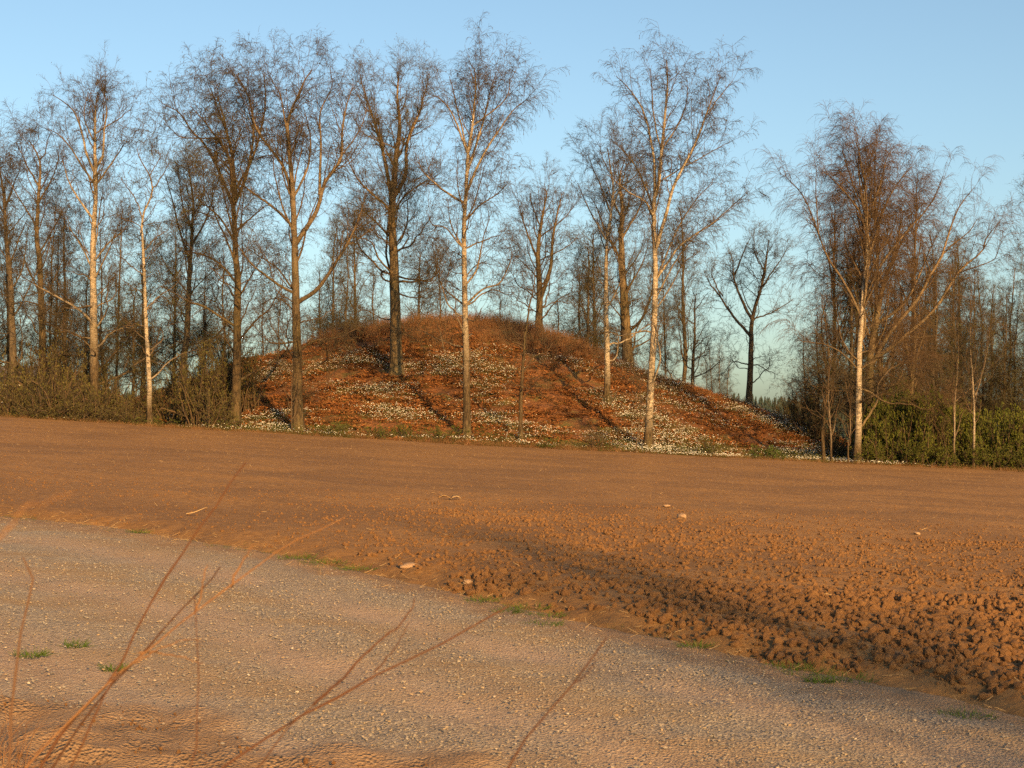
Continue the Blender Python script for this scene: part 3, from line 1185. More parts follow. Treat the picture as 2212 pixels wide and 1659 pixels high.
STYLE = {
    # droopy silver birch: hanging twigs
    'weep': dict(n2=8.5, L2=2.5, a2=36, w2=.12, u2=.13, d2=.12, n3=5.2, L3=1.05, a3=42, w3=.15, u3=.02, d3=.32, n4=8.0, L4=0.55, a4=38, w4=.10, u4=-.10, d4=.60, r4=.0046, k4=3),
    # birch with fine upright spray
    'fine': dict(n2=8.5, L2=2.3, a2=36, w2=.13, u2=.14, d2=.03, n3=5.2, L3=0.95, a3=42, w3=.17, u3=.05, d3=.12, n4=10.5, L4=0.45, a4=42, w4=.14, u4=-.03, d4=.22, r4=.0046, k4=2),
    # long lash-like weeping twigs
    'lash': dict(n2=9.0, L2=2.6, a2=30, w2=.09, u2=.16, d2=.12, n3=5.2, L3=1.15, a3=36, w3=.10, u3=.0, d3=.45, n4=6.5, L4=0.85, a4=30, w4=.06, u4=-.10, d4=.70, r4=.0044, k4=3),
    # crooked twigs as on oak, aspen or alder
    'crook': dict(n2=8.0, L2=2.1, a2=52, w2=.26, u2=.07, d2=.03, n3=5.0, L3=0.90, a3=52, w3=.30, u3=.05, d3=.02, n4=7.5, L4=0.36, a4=50, w4=.22, u4=.03, d4=.0, r4=.0048, k4=2),
}


def build_tree(name, label, cat, base_uv, Y, trunk, r0, limbs, style='weep', bark='birch', twig='twig', auto=8, auto_t=(0.35, 0.95), auto_len=3.2, auto_ang=50,
               auto_up=0.10, dens=1.0, leaves=0, leaf_mat='bud', catkins=0, seed=1, group=None, low=0, low_t=(0.15, 0.4), low_len=2.4, leader=0.45, rtop=0.022, sink=0.25, limb_bark=None,
               base_xy=None, wig=1.0, leaf_size=0.055):
    r_ = np.random.default_rng(seed)
    st = STYLE[style]
    r0 = r0 * RSCALE
    if base_xy is None:
        x0, y0 = at(base_uv[0], base_uv[1], Y)[:2]
    else:
        x0, y0 = base_xy
    z0 = float(land(x0, y0))
    root = np.array([x0, y0, z0])
    # the fine spray rises about a metre above the last traced point of every limb
    if base_xy is None and trunk[-1][1] < 600:
        vb, vt = base_uv[1], trunk[-1][1]

        def low_top(q):
            return (q[0], q[1] + 88 * min(max((vb - q[1]) / (vb - vt), 0), 1) ** 3)
        trunk = [low_top(q) for q in trunk]
        limbs = [([low_top(q) for q in L[0]],) + tuple(L[1:]) for L in limbs]
    # trunk: the traced axis of the tree, with a lean of its own in depth
    lean = r_.normal(0, 0.4)
    tp = [root - UP * sink]
    for i, (u, v) in enumerate(trunk):
        p = at(u, v, y0 + lean * (i + 1) / len(trunk))
        if p[2] > z0 + 0.4:
            tp.append(p)
    T = catmull(tp, 40)
    H = T[-1, 2] - z0
    k = np.linspace(0, 1, 40)
    T[2:-1] += np.cumsum(r_.normal(0, 0.008 * wig, (37, 3)), 0) * np.array([1, 1, 0])
    hgt = np.clip((T[:, 2] - z0) / max(H, .1), 0, 1)
    TR = r0 * (1 - hgt) ** 0.85 * (1 - rtop / r0) + rtop
    TR = TR * (1 + 0.55 * np.exp(-np.clip(T[:, 2] - z0, 0, None) / 0.35))
    t_thing = thing(name, label, cat, tuple(root), group)
    B = Buf()
    ang = 0
    B.tubes(T[None] - root, TR[None], 10)
    # limbs
    LP, LR = [], []
    for L in limbs:
        pts, dy, lr = L
        s0 = at(pts[0][0], pts[0][1], y0)
        j = int(np.argmin(np.abs(T[:, 2] - s0[2]) + 0.4 * np.hypot(T[:, 0] - s0[0], 0)))
        off = np.hypot(T[j, 0] - s0[0], T[j, 2] - s0[2])
        ppts = [T[j]] if off < 1.2 else [s0]
        n = len(pts)
        for i, (u, v) in enumerate(pts[1:], 1):
            ppts.append(at(u, v, y0 + lean * hgt[j] + dy * (i / (n - 1)) ** 0.8))
        q = catmull(ppts, 18)
        q[1:] += np.cumsum(r_.normal(0, 0.011 * wig * (2.0 if style == 'crook' else 1), (17, 3)), 0)
        LP.append(q)
        rr = min(lr * 0.8, TR[j] * 0.8)
        LR.append(rr * (1 - np.linspace(0, 1, 18)) ** 0.8 * (1 - 0.012 / rr) + 0.012)
    def autolimbs(n, tr, ll, angle, up, wigv):
        if n == 0:
            return
        tt = np.linspace(tr[0], tr[1], n) + r_.normal(0, .015, n)
        tt = np.clip(tt, 0.02, .98)
        jj = np.searchsorted(hgt, tt).clip(1, 38)
        az = np.arange(n) * 2.4 + r_.normal(0, .5, n)
        a = np.radians(r_.normal(angle - (10 if angle < 60 else 0), 9, n))
        d = np.stack([np.cos(az) * np.sin(a), np.sin(az) * np.sin(a), np.cos(a)], -1)
        le = ll * (1.15 - 0.88 * (tt - tr[0]) / max(tr[1] - tr[0], .01)) * r_.uniform(.7, 1.2, n)
        Q = grow(T[jj], d, le, 18, wigv, up, 0.0, r_)
        for i in range(n):
            LP.append(Q[i])
            rr = min(max(0.012 * le[i] + 0.008, 0.02), TR[jj[i]] * .7)
            LR.append(rr * (1 - np.linspace(0, 1, 18)) ** .8 * .75 + rr * .25)
    autolimbs(auto, auto_t, auto_len, auto_ang, auto_up, 0.07 * wig * (2 if style == 'crook' else 1))
    nlow0 = len(LP)
    autolimbs(int(low * 2.4), (low_t[0], low_t[1] + .12), low_len * 1.45, 66, 0.05, 0.22)
    LP = np.array(LP)
    LR = np.array(LR)
    nl = len(LP)
    # the leader carries branches as well
    t0 = int(40 * (1 - leader))
    lead = catmull(T[t0:], 18)[None]
    leadR = np.interp(np.linspace(0, 1, 18), np.linspace(0, 1, 40 - t0), TR[t0:])[None]
    AP = np.concatenate([LP, lead]) if nl else lead
    AR = np.concatenate([LR, leadR]) if nl else leadR
    ln = np.linalg.norm(np.diff(AP, axis=1), axis=2).sum(1)
    tot = ln.sum()
    wgt = ln.copy()
    wgt[nlow0:nl] *= 0.7
    wgt[nl:] *= 0.55
    dens = dens * DENS
    n2 = int(tot * st['n2'] * 0.30 * dens)
    P2, R2, i2 = spawn(AP, AR, n2, 0.24, 1.0, st['a2'], st['L2'], 9, st['w2'] * wig, st['u2'], st['d2'], r_, 0.40, 0.0085, wgt, 0.4)
    # twigs
    P3, R3, _ = spawn(P2, R2, int(n2 * st['n3']), 0.18, 1.0, st['a3'], st['L3'], 4, st['w3'], st['u3'], st['d3'], r_, 0.62, 0.0062, None, 0.6)
    P3b, R3b, _ = spawn(AP, AR, int(tot * 3.0 * dens), 0.30, 1.0, st['a3'] + 8, st['L3'] * 0.9, 4, st['w3'], st['u3'], st['d3'], r_, 0.3, 0.0062, wgt, 0.6)
    P34, R34 = np.concatenate([P3, P3b]), np.concatenate([R3, R3b])
    P4, R4, _ = spawn(P34, R34, int(len(P34) * st['n4']), 0.1, 1.0, st['a4'], st['L4'], st['k4'], st['w4'], st['u4'], st['d4'], r_, 0.7, st['r4'], None, 0.7)
    # branches go with the limb that bears them
    for i in range(nl):
        b = Buf()
        b.tubes(LP[i:i + 1] - root, LR[i:i + 1], 6)
        s = i2 == i
        if s.any():
            b.tubes(P2[s] - root, R2[s], 3)
        obj('limb', b.mesh('limb', M[limb_bark or bark]), t_thing)
    s = i2 == nl
    if s.any():
        B.tubes(P2[s] - root, R2[s], 3)
    obj('trunk', B.mesh('trunk', M[bark]), t_thing)
    c = Buf()
    c.spikes(P3 - root, R3)
    c.spikes(P3b - root, R3b)
    c.spikes(P4 - root, R4)
    mats = [M[twig], M[leaf_mat], M['catkin']]
    if leaves:
        n = int(leaves)
        idx = r_.integers(0, len(P4), n)
        pos, tan = sample(P4, idx, r_.random(n))
        D = unit(tan + r_.normal(0, .7, (n, 3)))
        v, f = leaf_quads(pos - root, D, leaf_size * r_.uniform(.6, 1.3, n), leaf_size * 0.55 * r_.uniform(.6, 1.3, n), r_)
        c.add(v, f, 4, None, 1)
    if catkins:
        n = int(catkins)
        idx = r_.integers(0, len(P4), n)
        pos, tan = sample(P4, idx, np.ones(n) * .98)
        Q = np.stack([pos, pos + np.stack([r_.normal(0, .01, n), r_.normal(0, .01, n), -r_.uniform(.04, .09, n)], -1)], 1)
        c.tubes(Q - root, np.full((n, 2), 0.009), 3, 2)
    o = obj('crown', c.mesh('crown', mats), t_thing)
    return t_thing


def hero_trees():
    # --- the big ones in front of and on the mound, from left to right
    build_tree('birch_tree', 'birch with white middle trunk and many upright forks, left of the mound', 'tree', (205, 905), 66,
               [(203, 860), (201, 700), (201, 647), (201, 553), (203, 484), (207, 390), (207, 330), (206, 250), (208, 170), (212, 110)], .30,
               [([(203, 345), (185, 285), (180, 247), (161, 175), (134, 140), (113, 122)], .8, .085), ([(186, 262), (184, 200), (185, 160), (192, 110)], -.6, .05),
                ([(207, 330), (223, 296), (228, 229), (234, 183), (231, 143), (226, 98)], -.7, .085), ([(228, 229), (250, 200), (268, 180), (285, 165)], 1.0, .045),
                ([(200, 380), (175, 322), (140, 258), (118, 235), (100, 225)], 1.4, .07), ([(214, 380), (255, 296), (268, 270), (280, 262)], -1.4, .06),
                ([(197, 470), (156, 376), (142, 330), (132, 290)], -1.0, .08), ([(201, 700), (161, 658), (89, 615), (32, 580)], -1.5, .085),
                ([(203, 565), (234, 513), (263, 486), (280, 450)], -1.5, .06), ([(199, 580), (175, 520), (158, 491), (140, 455)], 1.2, .07)],
               'fine', 'birch', 'twig', 14, (.42, .97), 2.6, 48, .08, 1.0, catkins=1500, seed=11, low=6, low_t=(.1, .42), low_len=2.6)
    build_tree('birch_tree', 'bare birch with paired thin leaders near the left picture edge, left of the white-stemmed birch', 'tree', (92, 890), 68,
               [(91, 800), (91, 728), (89, 647), (83, 540), (78, 494), (81, 403), (86, 322), (86, 288), (78, 255), (62, 215)], .30,
               [([(86, 288), (97, 261), (102, 226), (108, 205)], -.7, .06), ([(84, 360), (60, 300), (45, 250), (35, 220)], 1.0, .06), ([(82, 400), (110, 340), (122, 290), (125, 250)], .8, .06),
                ([(79, 470), (45, 400), (20, 350), (5, 330)], -1.2, .06), ([(83, 540), (120, 470), (140, 420)], 1.2, .06), ([(88, 640), (55, 560), (40, 520)], 1.5, .07)],
               'weep', 'birch_dark', 'twig', 12, (.4, .96), 2.6, 48, .06, .95, seed=12, low=6, low_len=2.6)
    build_tree('birch_tree', 'dark bare birch leaning slightly, leftmost tall tree at the picture edge', 'tree', (34, 890), 67,
               [(30, 862), (24, 647), (13, 486), (11, 403), (3, 322), (-6, 250)], .28,
               [([(11, 403), (30, 340), (42, 300), (45, 260)], 1.0, .05), ([(8, 420), (-25, 340), (-40, 280)], -1, .06), ([(18, 560), (45, 480), (60, 440)], -1.2, .06)],
               'weep', 'grey', 'twig', 12, (.35, .96), 2.8, 48, .06, .85, seed=13, low=4)
    build_tree('slender_tree', 'thin crooked-stemmed tree with bare pale foot at the field edge, left of the mound', 'tree', (325, 920), 61.2,
               [(320, 808), (313, 674), (306, 486), (303, 494), (309, 430), (328, 376), (326, 336), (320, 314), (301, 269), (296, 232)], .145,
               [([(320, 314), (336, 290), (345, 262), (340, 235)], .7, .03), ([(310, 440), (290, 380), (270, 350), (262, 330)], .9, .04), ([(326, 360), (352, 310), (360, 280)], -.7, .035),
                ([(306, 530), (335, 500), (362, 480)], 1, .035), ([(308, 590), (270, 545), (245, 530)], -1, .035), ([(312, 660), (345, 640), (370, 650)], -1, .03), ([(316, 740), (280, 700), (262, 690)], .8, .03)],
               'crook', 'birch_low', 'twig', 9, (.4, .95), 1.8, 55, .03, .8, leaves=2200, seed=14, rtop=.015, low=4, low_len=1.5)
    build_tree('leafing_tree', 'greenish leafing tree with dark trunk between the slender tree and the many-stemmed birch', 'tree', (395, 800), 76,
               [(396, 770), (403, 728), (411, 567), (416, 486), (418, 400), (412, 330), (408, 270)], .26,
               [([(411, 560), (385, 470), (372, 400), (360, 340), (355, 300)], 1, .09), ([(414, 520), (450, 440), (462, 370), (465, 310)], -1, .08), ([(416, 480), (395, 400), (388, 330), (385, 280)], -1.4, .07),
                ([(417, 440), (440, 370), (440, 310), (435, 270)], 1.4, .06), ([(405, 690), (360, 620), (335, 590)], 1, .05), ([(408, 640), (460, 580), (485, 560)], 1, .05)],
               'fine', 'grey', 'twig_dark', 14, (.35, .97), 2.8, 42, .08, 1.15, leaves=13000, seed=15, low=4)
    build_tree('birch_tree', 'broad many-stemmed birch with drooping leafing twigs at the mound left shoulder', 'tree', (508, 900), 64.5,
               [(510, 820), (511, 700), (512, 600), (507, 537), (506, 470), (502, 421), (506, 380), (500, 300), (490, 234), (480, 170), (469, 120)], .30,
               [([(503, 425), (480, 360), (465, 317), (440, 260), (413, 226), (386, 172), (349, 143)], .6, .13), ([(500, 400), (490, 292), (449, 214), (407, 151)], -1.0, .10),
                ([(495, 240), (469, 151), (449, 81)], 1.2, .06), ([(506, 420), (531, 359), (548, 255), (544, 151), (523, 90), (500, 68)], -.6, .12), ([(506, 380), (540, 320), (565, 234), (577, 131), (573, 60)], 1.2, .10),
                ([(440, 260), (400, 250), (372, 228), (352, 205)], -.8, .05), ([(503, 701), (440, 658), (403, 644), (349, 612)], -1.6, .09), ([(504, 601), (467, 558), (420, 540), (380, 535)], 1.4, .08),
                ([(511, 640), (545, 590), (572, 545)], 1.2, .07), ([(505, 520), (470, 450), (440, 420), (420, 400)], -2, .08), ([(506, 500), (545, 450), (575, 420)], 2, .07)],
               'weep', 'birch_dark', 'twig', 16, (.42, .97), 3.4, 40, .06, 1.25, leaves=7500, catkins=1500, seed=16, low=5, low_len=2.8)
    build_tree('birch_tree', 'largest forked birch at the field edge, with a heavy limb to its right', 'tree', (645, 945), 62.2,
               [(644, 880), (643, 760), (641, 653), (640, 560), (639, 480), (637, 400), (629, 284), (627, 214), (645, 150), (673, 64)], .31,
               [([(648, 655), (684, 619), (715, 572), (742, 526), (761, 489), (778, 440), (790, 400)], -1.2, .13), ([(650, 525), (685, 434), (700, 371), (733, 309), (737, 234), (747, 164), (764, 98)], -.6, .15),
                ([(690, 400), (695, 276), (693, 185), (714, 122), (722, 80)], .8, .09), ([(636, 470), (629, 392), (610, 326), (573, 264), (550, 210), (540, 147), (523, 106)], .7, .12),
                ([(629, 284), (610, 151), (590, 102), (575, 70)], -1.0, .06), ([(635, 485), (606, 446), (573, 417), (502, 359), (470, 320)], 1.2, .09), ([(636, 634), (594, 606), (551, 572), (523, 535), (504, 504)], -1.0, .09),
                ([(637, 620), (600, 575), (563, 548), (530, 520)], 1.6, .06), ([(638, 676), (600, 640), (555, 660)], 1.0, .05), ([(645, 749), (680, 735), (720, 727), (748, 718), (782, 700)], -1.0, .07),
                ([(642, 727), (600, 742), (578, 736), (545, 700)], -1.2, .06), ([(742, 526), (780, 500), (815, 470)], 1.5, .06), ([(640, 410), (665, 330), (670, 250), (655, 170)], 1.3, .08),
                ([(733, 309), (770, 250), (785, 200), (790, 150)], 1.0, .05)],
               'weep', 'birch_dark', 'twig', 16, (.45, .97), 3.0, 42, .07, 1.1, catkins=2500, seed=17, low=5, low_len=2.2)
    build_tree('stout_tree', 'stout brown tree standing alone halfway up the mound with three upright stems', 'tree', (857, 820), 71.6,
               [(855, 760), (853, 650), (850, 560), (849, 525), (846, 450), (855, 317), (863, 234), (857, 151), (859, 66)], .42,
               [([(846, 440), (843, 400), (826, 293), (810, 222), (793, 147), (780, 78)], 1.0, .15), ([(858, 420), (876, 359), (880, 276), (905, 193), (917, 131), (926, 81)], -.8, .15),
                ([(852, 470), (863, 425), (900, 390), (935, 370), (955, 350)], 1.2, .08), ([(846, 480), (834, 434), (789, 388), (760, 342), (743, 293)], -1.2, .10), ([(849, 525), (838, 504), (780, 442), (750, 425)], 1.6, .08),
                ([(853, 590), (890, 602), (930, 600), (960, 560)], -1.4, .07), ([(852, 600), (820, 560), (800, 520), (755, 505)], -1.6, .08), ([(826, 293), (790, 250), (765, 205)], -1, .05),
                ([(856, 690), (830, 690), (790, 670), (760, 680)], 1.2, .05), ([(857, 710), (868, 720), (900, 730), (930, 762)], -1.2, .05), ([(854, 640), (900, 640), (940, 620)], 1.6, .06), ([(880, 276), (905, 250), (935, 225)], 1, .05)],
               'fine', 'brown', 'twig_dark', 16, (.4, .97), 3.2, 48, .05, 1.15, leaves=3000, catkins=1500, seed=18, low=8, low_t=(.25, .45), low_len=3.0)
    build_tree('birch_tree', 'tall white-barked birch with two nodding right-hand boughs at the mound foot', 'tree', (1008, 953), 62.3,
               [(1008, 900), (1007, 700), (1004, 560), (1003, 480), (1006, 400), (1009, 297), (1017, 234), (1025, 110), (1024, 58)], .225,
               [([(1009, 405), (1029, 334), (1050, 284), (1083, 226), (1112, 176), (1141, 147)], -.9, .095), ([(1011, 338), (1038, 234), (1058, 131), (1071, 68)], .8, .075), ([(1078, 235), (1092, 150), (1100, 81)], .5, .05),
                ([(1005, 425), (963, 392), (913, 338), (905, 300)], .9, .08), ([(1006, 300), (975, 193), (950, 155), (930, 145)], -.8, .07), ([(1003, 290), (983, 150), (971, 85)], .8, .06),
                ([(1008, 655), (1043, 622), (1080, 606), (1102, 563), (1112, 530)], -1.0, .07), ([(1006, 668), (985, 640), (955, 610), (940, 560)], 1.0, .06), ([(1005, 540), (1045, 505), (1080, 495)], 1.4, .055),
                ([(1004, 520), (965, 480), (935, 470), (925, 440)], -1.4, .055), ([(1006, 790), (985, 780), (962, 758), (950, 708), (934, 671)], -.6, .05), ([(1006, 460), (1040, 420), (1075, 395), (1095, 370)], -1.5, .06),
                ([(1004, 590), (1035, 560), (1065, 565)], 1.5, .045), ([(1008, 690), (1025, 690), (1045, 660)], -1, .045)],
               'weep', 'birch', 'twig', 14, (.42, .97), 2.6, 48, .06, 1.05, catkins=2500, seed=19, low=7, low_t=(.2, .5), low_len=1.8)
    build_tree('small_tree', 'small crooked thin-stemmed tree on the mound foot, right of the tall white birch', 'tree', (1125, 957), 62.3,
               [(1125, 888), (1130, 810), (1139, 718), (1150, 625), (1156, 588), (1160, 530), (1158, 490)], .125,
               [([(1131, 800), (1160, 770), (1185, 755), (1200, 730)], .6, .035), ([(1130, 815), (1165, 812), (1190, 825)], -.6, .03), ([(1137, 735), (1105, 715), (1085, 690), (1075, 700)], -.7, .035),
                ([(1142, 690), (1175, 660), (1190, 630)], .6, .03), ([(1148, 640), (1115, 610), (1100, 600)], .7, .03), ([(1152, 610), (1180, 570), (1190, 550)], -.7, .025)],
               'crook', 'birch_dark', 'twig', 6, (.4, .95), 1.4, 60, .02, .6, seed=20, rtop=.012, low=5, low_t=(.2, .5), low_len=1.3)
    build_tree('forked_tree', 'brown double-stemmed tree on the mound crest behind the small crooked one', 'tree', (1165, 712), 83,
               [(1164, 700), (1165, 625), (1162, 548), (1166, 483), (1175, 400), (1180, 355), (1178, 320)], .30,
               [([(1166, 652), (1188, 579), (1193, 517), (1203, 440), (1212, 380), (1215, 340)], -.8, .17), ([(1163, 560), (1140, 490), (1125, 420), (1118, 370)], .8, .08), ([(1195, 500), (1225, 430), (1240, 380)], .6, .06),
                ([(1165, 600), (1130, 560), (1105, 540)], -1.2, .06), ([(1190, 560), (1230, 520), (1250, 490)], 1.2, .06), ([(1168, 470), (1150, 400), (1145, 340)], 1.4, .06), ([(1166, 670), (1200, 650), (1230, 655)], 1.2, .05)],
               'fine', 'brown', 'twig', 14, (.3, .97), 2.8, 45, .07, .85, seed=21, low=6, low_t=(.1, .3), low_len=2.2)
    build_tree('birch_tree', 'birch with white split foot high on the mound right shoulder', 'tree', (1312, 842), 70.5,
               [(1311, 790), (1310, 700), (1309, 600), (1313, 500), (1322, 420), (1325, 360), (1318, 300), (1312, 232)], .205,
               [([(1318, 440), (1300, 360), (1280, 300), (1268, 255)], .9, .06), ([(1322, 420), (1345, 340), (1355, 280), (1350, 240)], -.9, .06), ([(1314, 510), (1280, 440), (1262, 390), (1250, 350)], -.9, .06),
                ([(1312, 540), (1350, 480), (1375, 440)], 1.0, .05), ([(1320, 330), (1300, 270), (1295, 225)], -.5, .04), ([(1310, 620), (1280, 580), (1262, 570)], 1, .04), ([(1324, 390), (1370, 330), (1385, 300)], .8, .05)],
               'fine', 'birch_low', 'twig', 12, (.4, .97), 2.4, 46, .06, .95, leaves=1500, seed=22, low=3)
    build_tree('stout_tree', 'thick brown trunk with upswept low limbs behind the right crest of the mound', 'tree', (1356, 790), 85,
               [(1355, 770), (1350, 680), (1345, 600), (1342, 500), (1345, 420), (1340, 340), (1345, 270)], .46,
               [([(1358, 725), (1385, 690), (1404, 640), (1412, 590), (1418, 540)], .9, .12), ([(1356, 760), (1390, 742), (1420, 720), (1432, 680)], -.9, .08), ([(1350, 640), (1385, 570), (1400, 520)], -1.2, .08),
                ([(1346, 560), (1310, 490), (1290, 430), (1275, 390)], 1.2, .10), ([(1344, 500), (1375, 430), (1390, 370), (1395, 330)], 1, .10), ([(1344, 450), (1320, 380), (1310, 320)], -1.2, .08),
                ([(1349, 690), (1310, 650), (1290, 640)], -1.4, .06)],
               'fine', 'brown', 'twig_dark', 14, (.3, .97), 3.2, 46, .07, 1.0, leaves=4500, seed=23, low=6, low_t=(.06, .3), low_len=2.6)
    build_tree('birch_tree', 'tallest pale birch dividing into several white leaders, right of the mound middle', 'tree', (1398, 975), 62.4,
               [(1404, 880), (1412, 750), (1418, 620), (1417, 540), (1415, 422), (1425, 380), (1433, 290), (1444, 159), (1448, 84), (1440, 42)], .235,
               [([(1415, 430), (1414, 350), (1406, 268), (1387, 180), (1352, 115), (1330, 90)], .7, .10), ([(1412, 300), (1412, 200), (1406, 120), (1404, 60)], -.6, .05), ([(1421, 535), (1439, 452), (1457, 378), (1501, 281), (1527, 202), (1545, 137), (1558, 88)], -.6, .115),
                ([(1530, 195), (1560, 140), (1584, 102)], .6, .04), ([(1420, 600), (1461, 531), (1500, 495), (1549, 457), (1606, 404)], .9, .075), ([(1420, 640), (1454, 566), (1497, 505), (1530, 470)], -1.2, .05),
                ([(1417, 480), (1413, 443), (1373, 334), (1338, 286), (1318, 265)], 1.0, .07), ([(1415, 450), (1395, 420), (1352, 391), (1308, 351)], -1.0, .06), ([(1419, 680), (1445, 620), (1475, 560), (1500, 540)], 1.4, .05),
                ([(1457, 378), (1480, 330), (1540, 290), (1570, 270)], .9, .045), ([(1433, 290), (1465, 220), (1480, 150), (1478, 100)], .8, .05), ([(1426, 600), (1440, 540), (1470, 470), (1510, 400), (1540, 370)], 1.6, .06)],
               'weep', 'birch_low', 'twig', 13, (.4, .97), 2.5, 42, .07, 1.05, catkins=2500, seed=24, low=2)
    build_tree('dark_tree', 'thin dark tree on the right skyline of the mound beside the tall pale birch', 'tree', (1496, 835), 86,
               [(1497, 790), (1500, 700), (1498, 640), (1500, 590), (1497, 545)], .16,
               [([(1498, 750), (1525, 720), (1540, 700)], .6, .04), ([(1499, 690), (1470, 650), (1460, 620)], -.6, .04), ([(1499, 650), (1525, 600), (1535, 570)], .8, .04)],
               'crook', 'grey', 'twig_dark', 10, (.2, .96), 1.8, 55, .04, .85, seed=25, low=3)
    build_tree('oak_tree', 'dark crooked oak-like tree alone on the right skyline of the mound', 'tree', (1618, 882), 84,
               [(1619, 850), (1621, 811), (1623, 730), (1624, 688), (1634, 640), (1642, 610), (1652, 551), (1658, 486), (1660, 430)], .27,
               [([(1621, 725), (1605, 700), (1590, 681), (1561, 623), (1541, 593), (1530, 560)], .7, .12), ([(1624, 690), (1600, 632), (1584, 567), (1580, 519), (1572, 470)], -.8, .12), ([(1630, 690), (1650, 672), (1675, 659), (1714, 632)], .9, .07),
                ([(1642, 610), (1665, 560), (1690, 510), (1705, 470)], -.9, .07), ([(1584, 567), (1600, 510), (1612, 460), (1620, 425)], .8, .07), ([(1619, 790), (1590, 780), (1577, 788), (1570, 800)], -.7, .06),
                ([(1622, 795), (1638, 788), (1652, 800), (1680, 812)], .8, .05), ([(1561, 623), (1540, 570), (1545, 530)], -1, .06), ([(1652, 551), (1630, 500), (1632, 450)], -1, .06)],
               'crook', 'grey', 'twig_dark', 12, (.5, .96), 2.2, 50, .05, 1.5, seed=26, low=4, low_t=(.2, .4), low_len=1.5)
    build_tree('birch_tree', 'wide weeping birch with white leaning stem right of the mound', 'tree', (1850, 1004), 60.9,
               [(1853, 930), (1854, 877), (1855, 779), (1860, 681), (1867, 584), (1872, 519), (1869, 422), (1865, 334), (1856, 270), (1850, 222)], .21,
               [([(1860, 680), (1825, 600), (1785, 530), (1755, 430), (1733, 369), (1698, 318)], .8, .075), ([(1768, 480), (1764, 420), (1759, 356), (1759, 299)], -.6, .04), ([(1870, 470), (1856, 422), (1812, 347), (1781, 308)], -.8, .07),
                ([(1872, 500), (1878, 430), (1900, 334), (1913, 268), (1922, 242)], -.6, .09), ([(1868, 580), (1888, 500), (1915, 395), (1943, 334), (1970, 286)], .8, .08), ([(1864, 640), (1900, 560), (1955, 475), (2009, 400), (2036, 325)], -.8, .08),
                ([(1866, 340), (1880, 290), (1885, 245)], .6, .04), ([(1868, 400), (1840, 330), (1828, 280), (1820, 245)], .8, .05), ([(1862, 660), (1890, 600), (1915, 560), (1940, 530)], -1.4, .06), ([(1861, 690), (1830, 620), (1800, 590), (1770, 575)], 1.4, .05),
                ([(1856, 790), (1820, 760), (1780, 740), (1730, 735)], -1.0, .05), ([(1856, 800), (1890, 770), (1920, 770)], -1.2, .05), ([(1857, 730), (1885, 700), (1905, 690)], 1.2, .04)],
               'lash', 'birch_low', 'twig_red', 18, (.38, .92), 4.6, 32, .07, .85, seed=27, limb_bark='brown', low=7, low_t=(.12, .45), low_len=2.6)
    build_tree('spreading_tree', 'brown spreading tree with fan of limbs rising to the right, right of the weeping birch', 'tree', (1884, 985), 70,
               [(1880, 900), (1878, 830), (1880, 760), (1890, 690), (1905, 600), (1925, 520), (1940, 440), (1945, 380)], .36,
               [([(1880, 795), (1919, 714), (1984, 623), (2010, 560), (2033, 512), (2066, 369), (2101, 318)], -.7, .15), ([(1885, 780), (1951, 724), (2020, 655), (2072, 558), (2121, 502), (2128, 465), (2158, 400)], .8, .14),
                ([(1882, 828), (1910, 832), (1935, 828), (1948, 808), (1952, 780)], -.9, .13), ([(1890, 700), (1950, 640), (1985, 560), (2010, 480), (2030, 420)], 1.2, .10), ([(1884, 740), (1850, 660), (1830, 590), (1815, 540)], 1.2, .09),
                ([(2033, 512), (2060, 470), (2090, 430), (2110, 380)], 1, .06), ([(2072, 558), (2110, 540), (2145, 520), (2155, 480)], -1, .05), ([(1905, 600), (1890, 520), (1880, 450)], -1.2, .07), ([(1880, 850), (1920, 850), (1970, 870), (2000, 900)], -1.3, .06),
                ([(1951, 724), (2010, 720), (2060, 700)], -1.2, .06)],
               'lash', 'brown', 'twig_red', 16, (.35, .95), 4.0, 34, .07, .75, seed=28, low=4, low_t=(.1, .4), low_len=2.6)


def stem_poly(base, tip, Y, lean=0):
    return [base, tip]


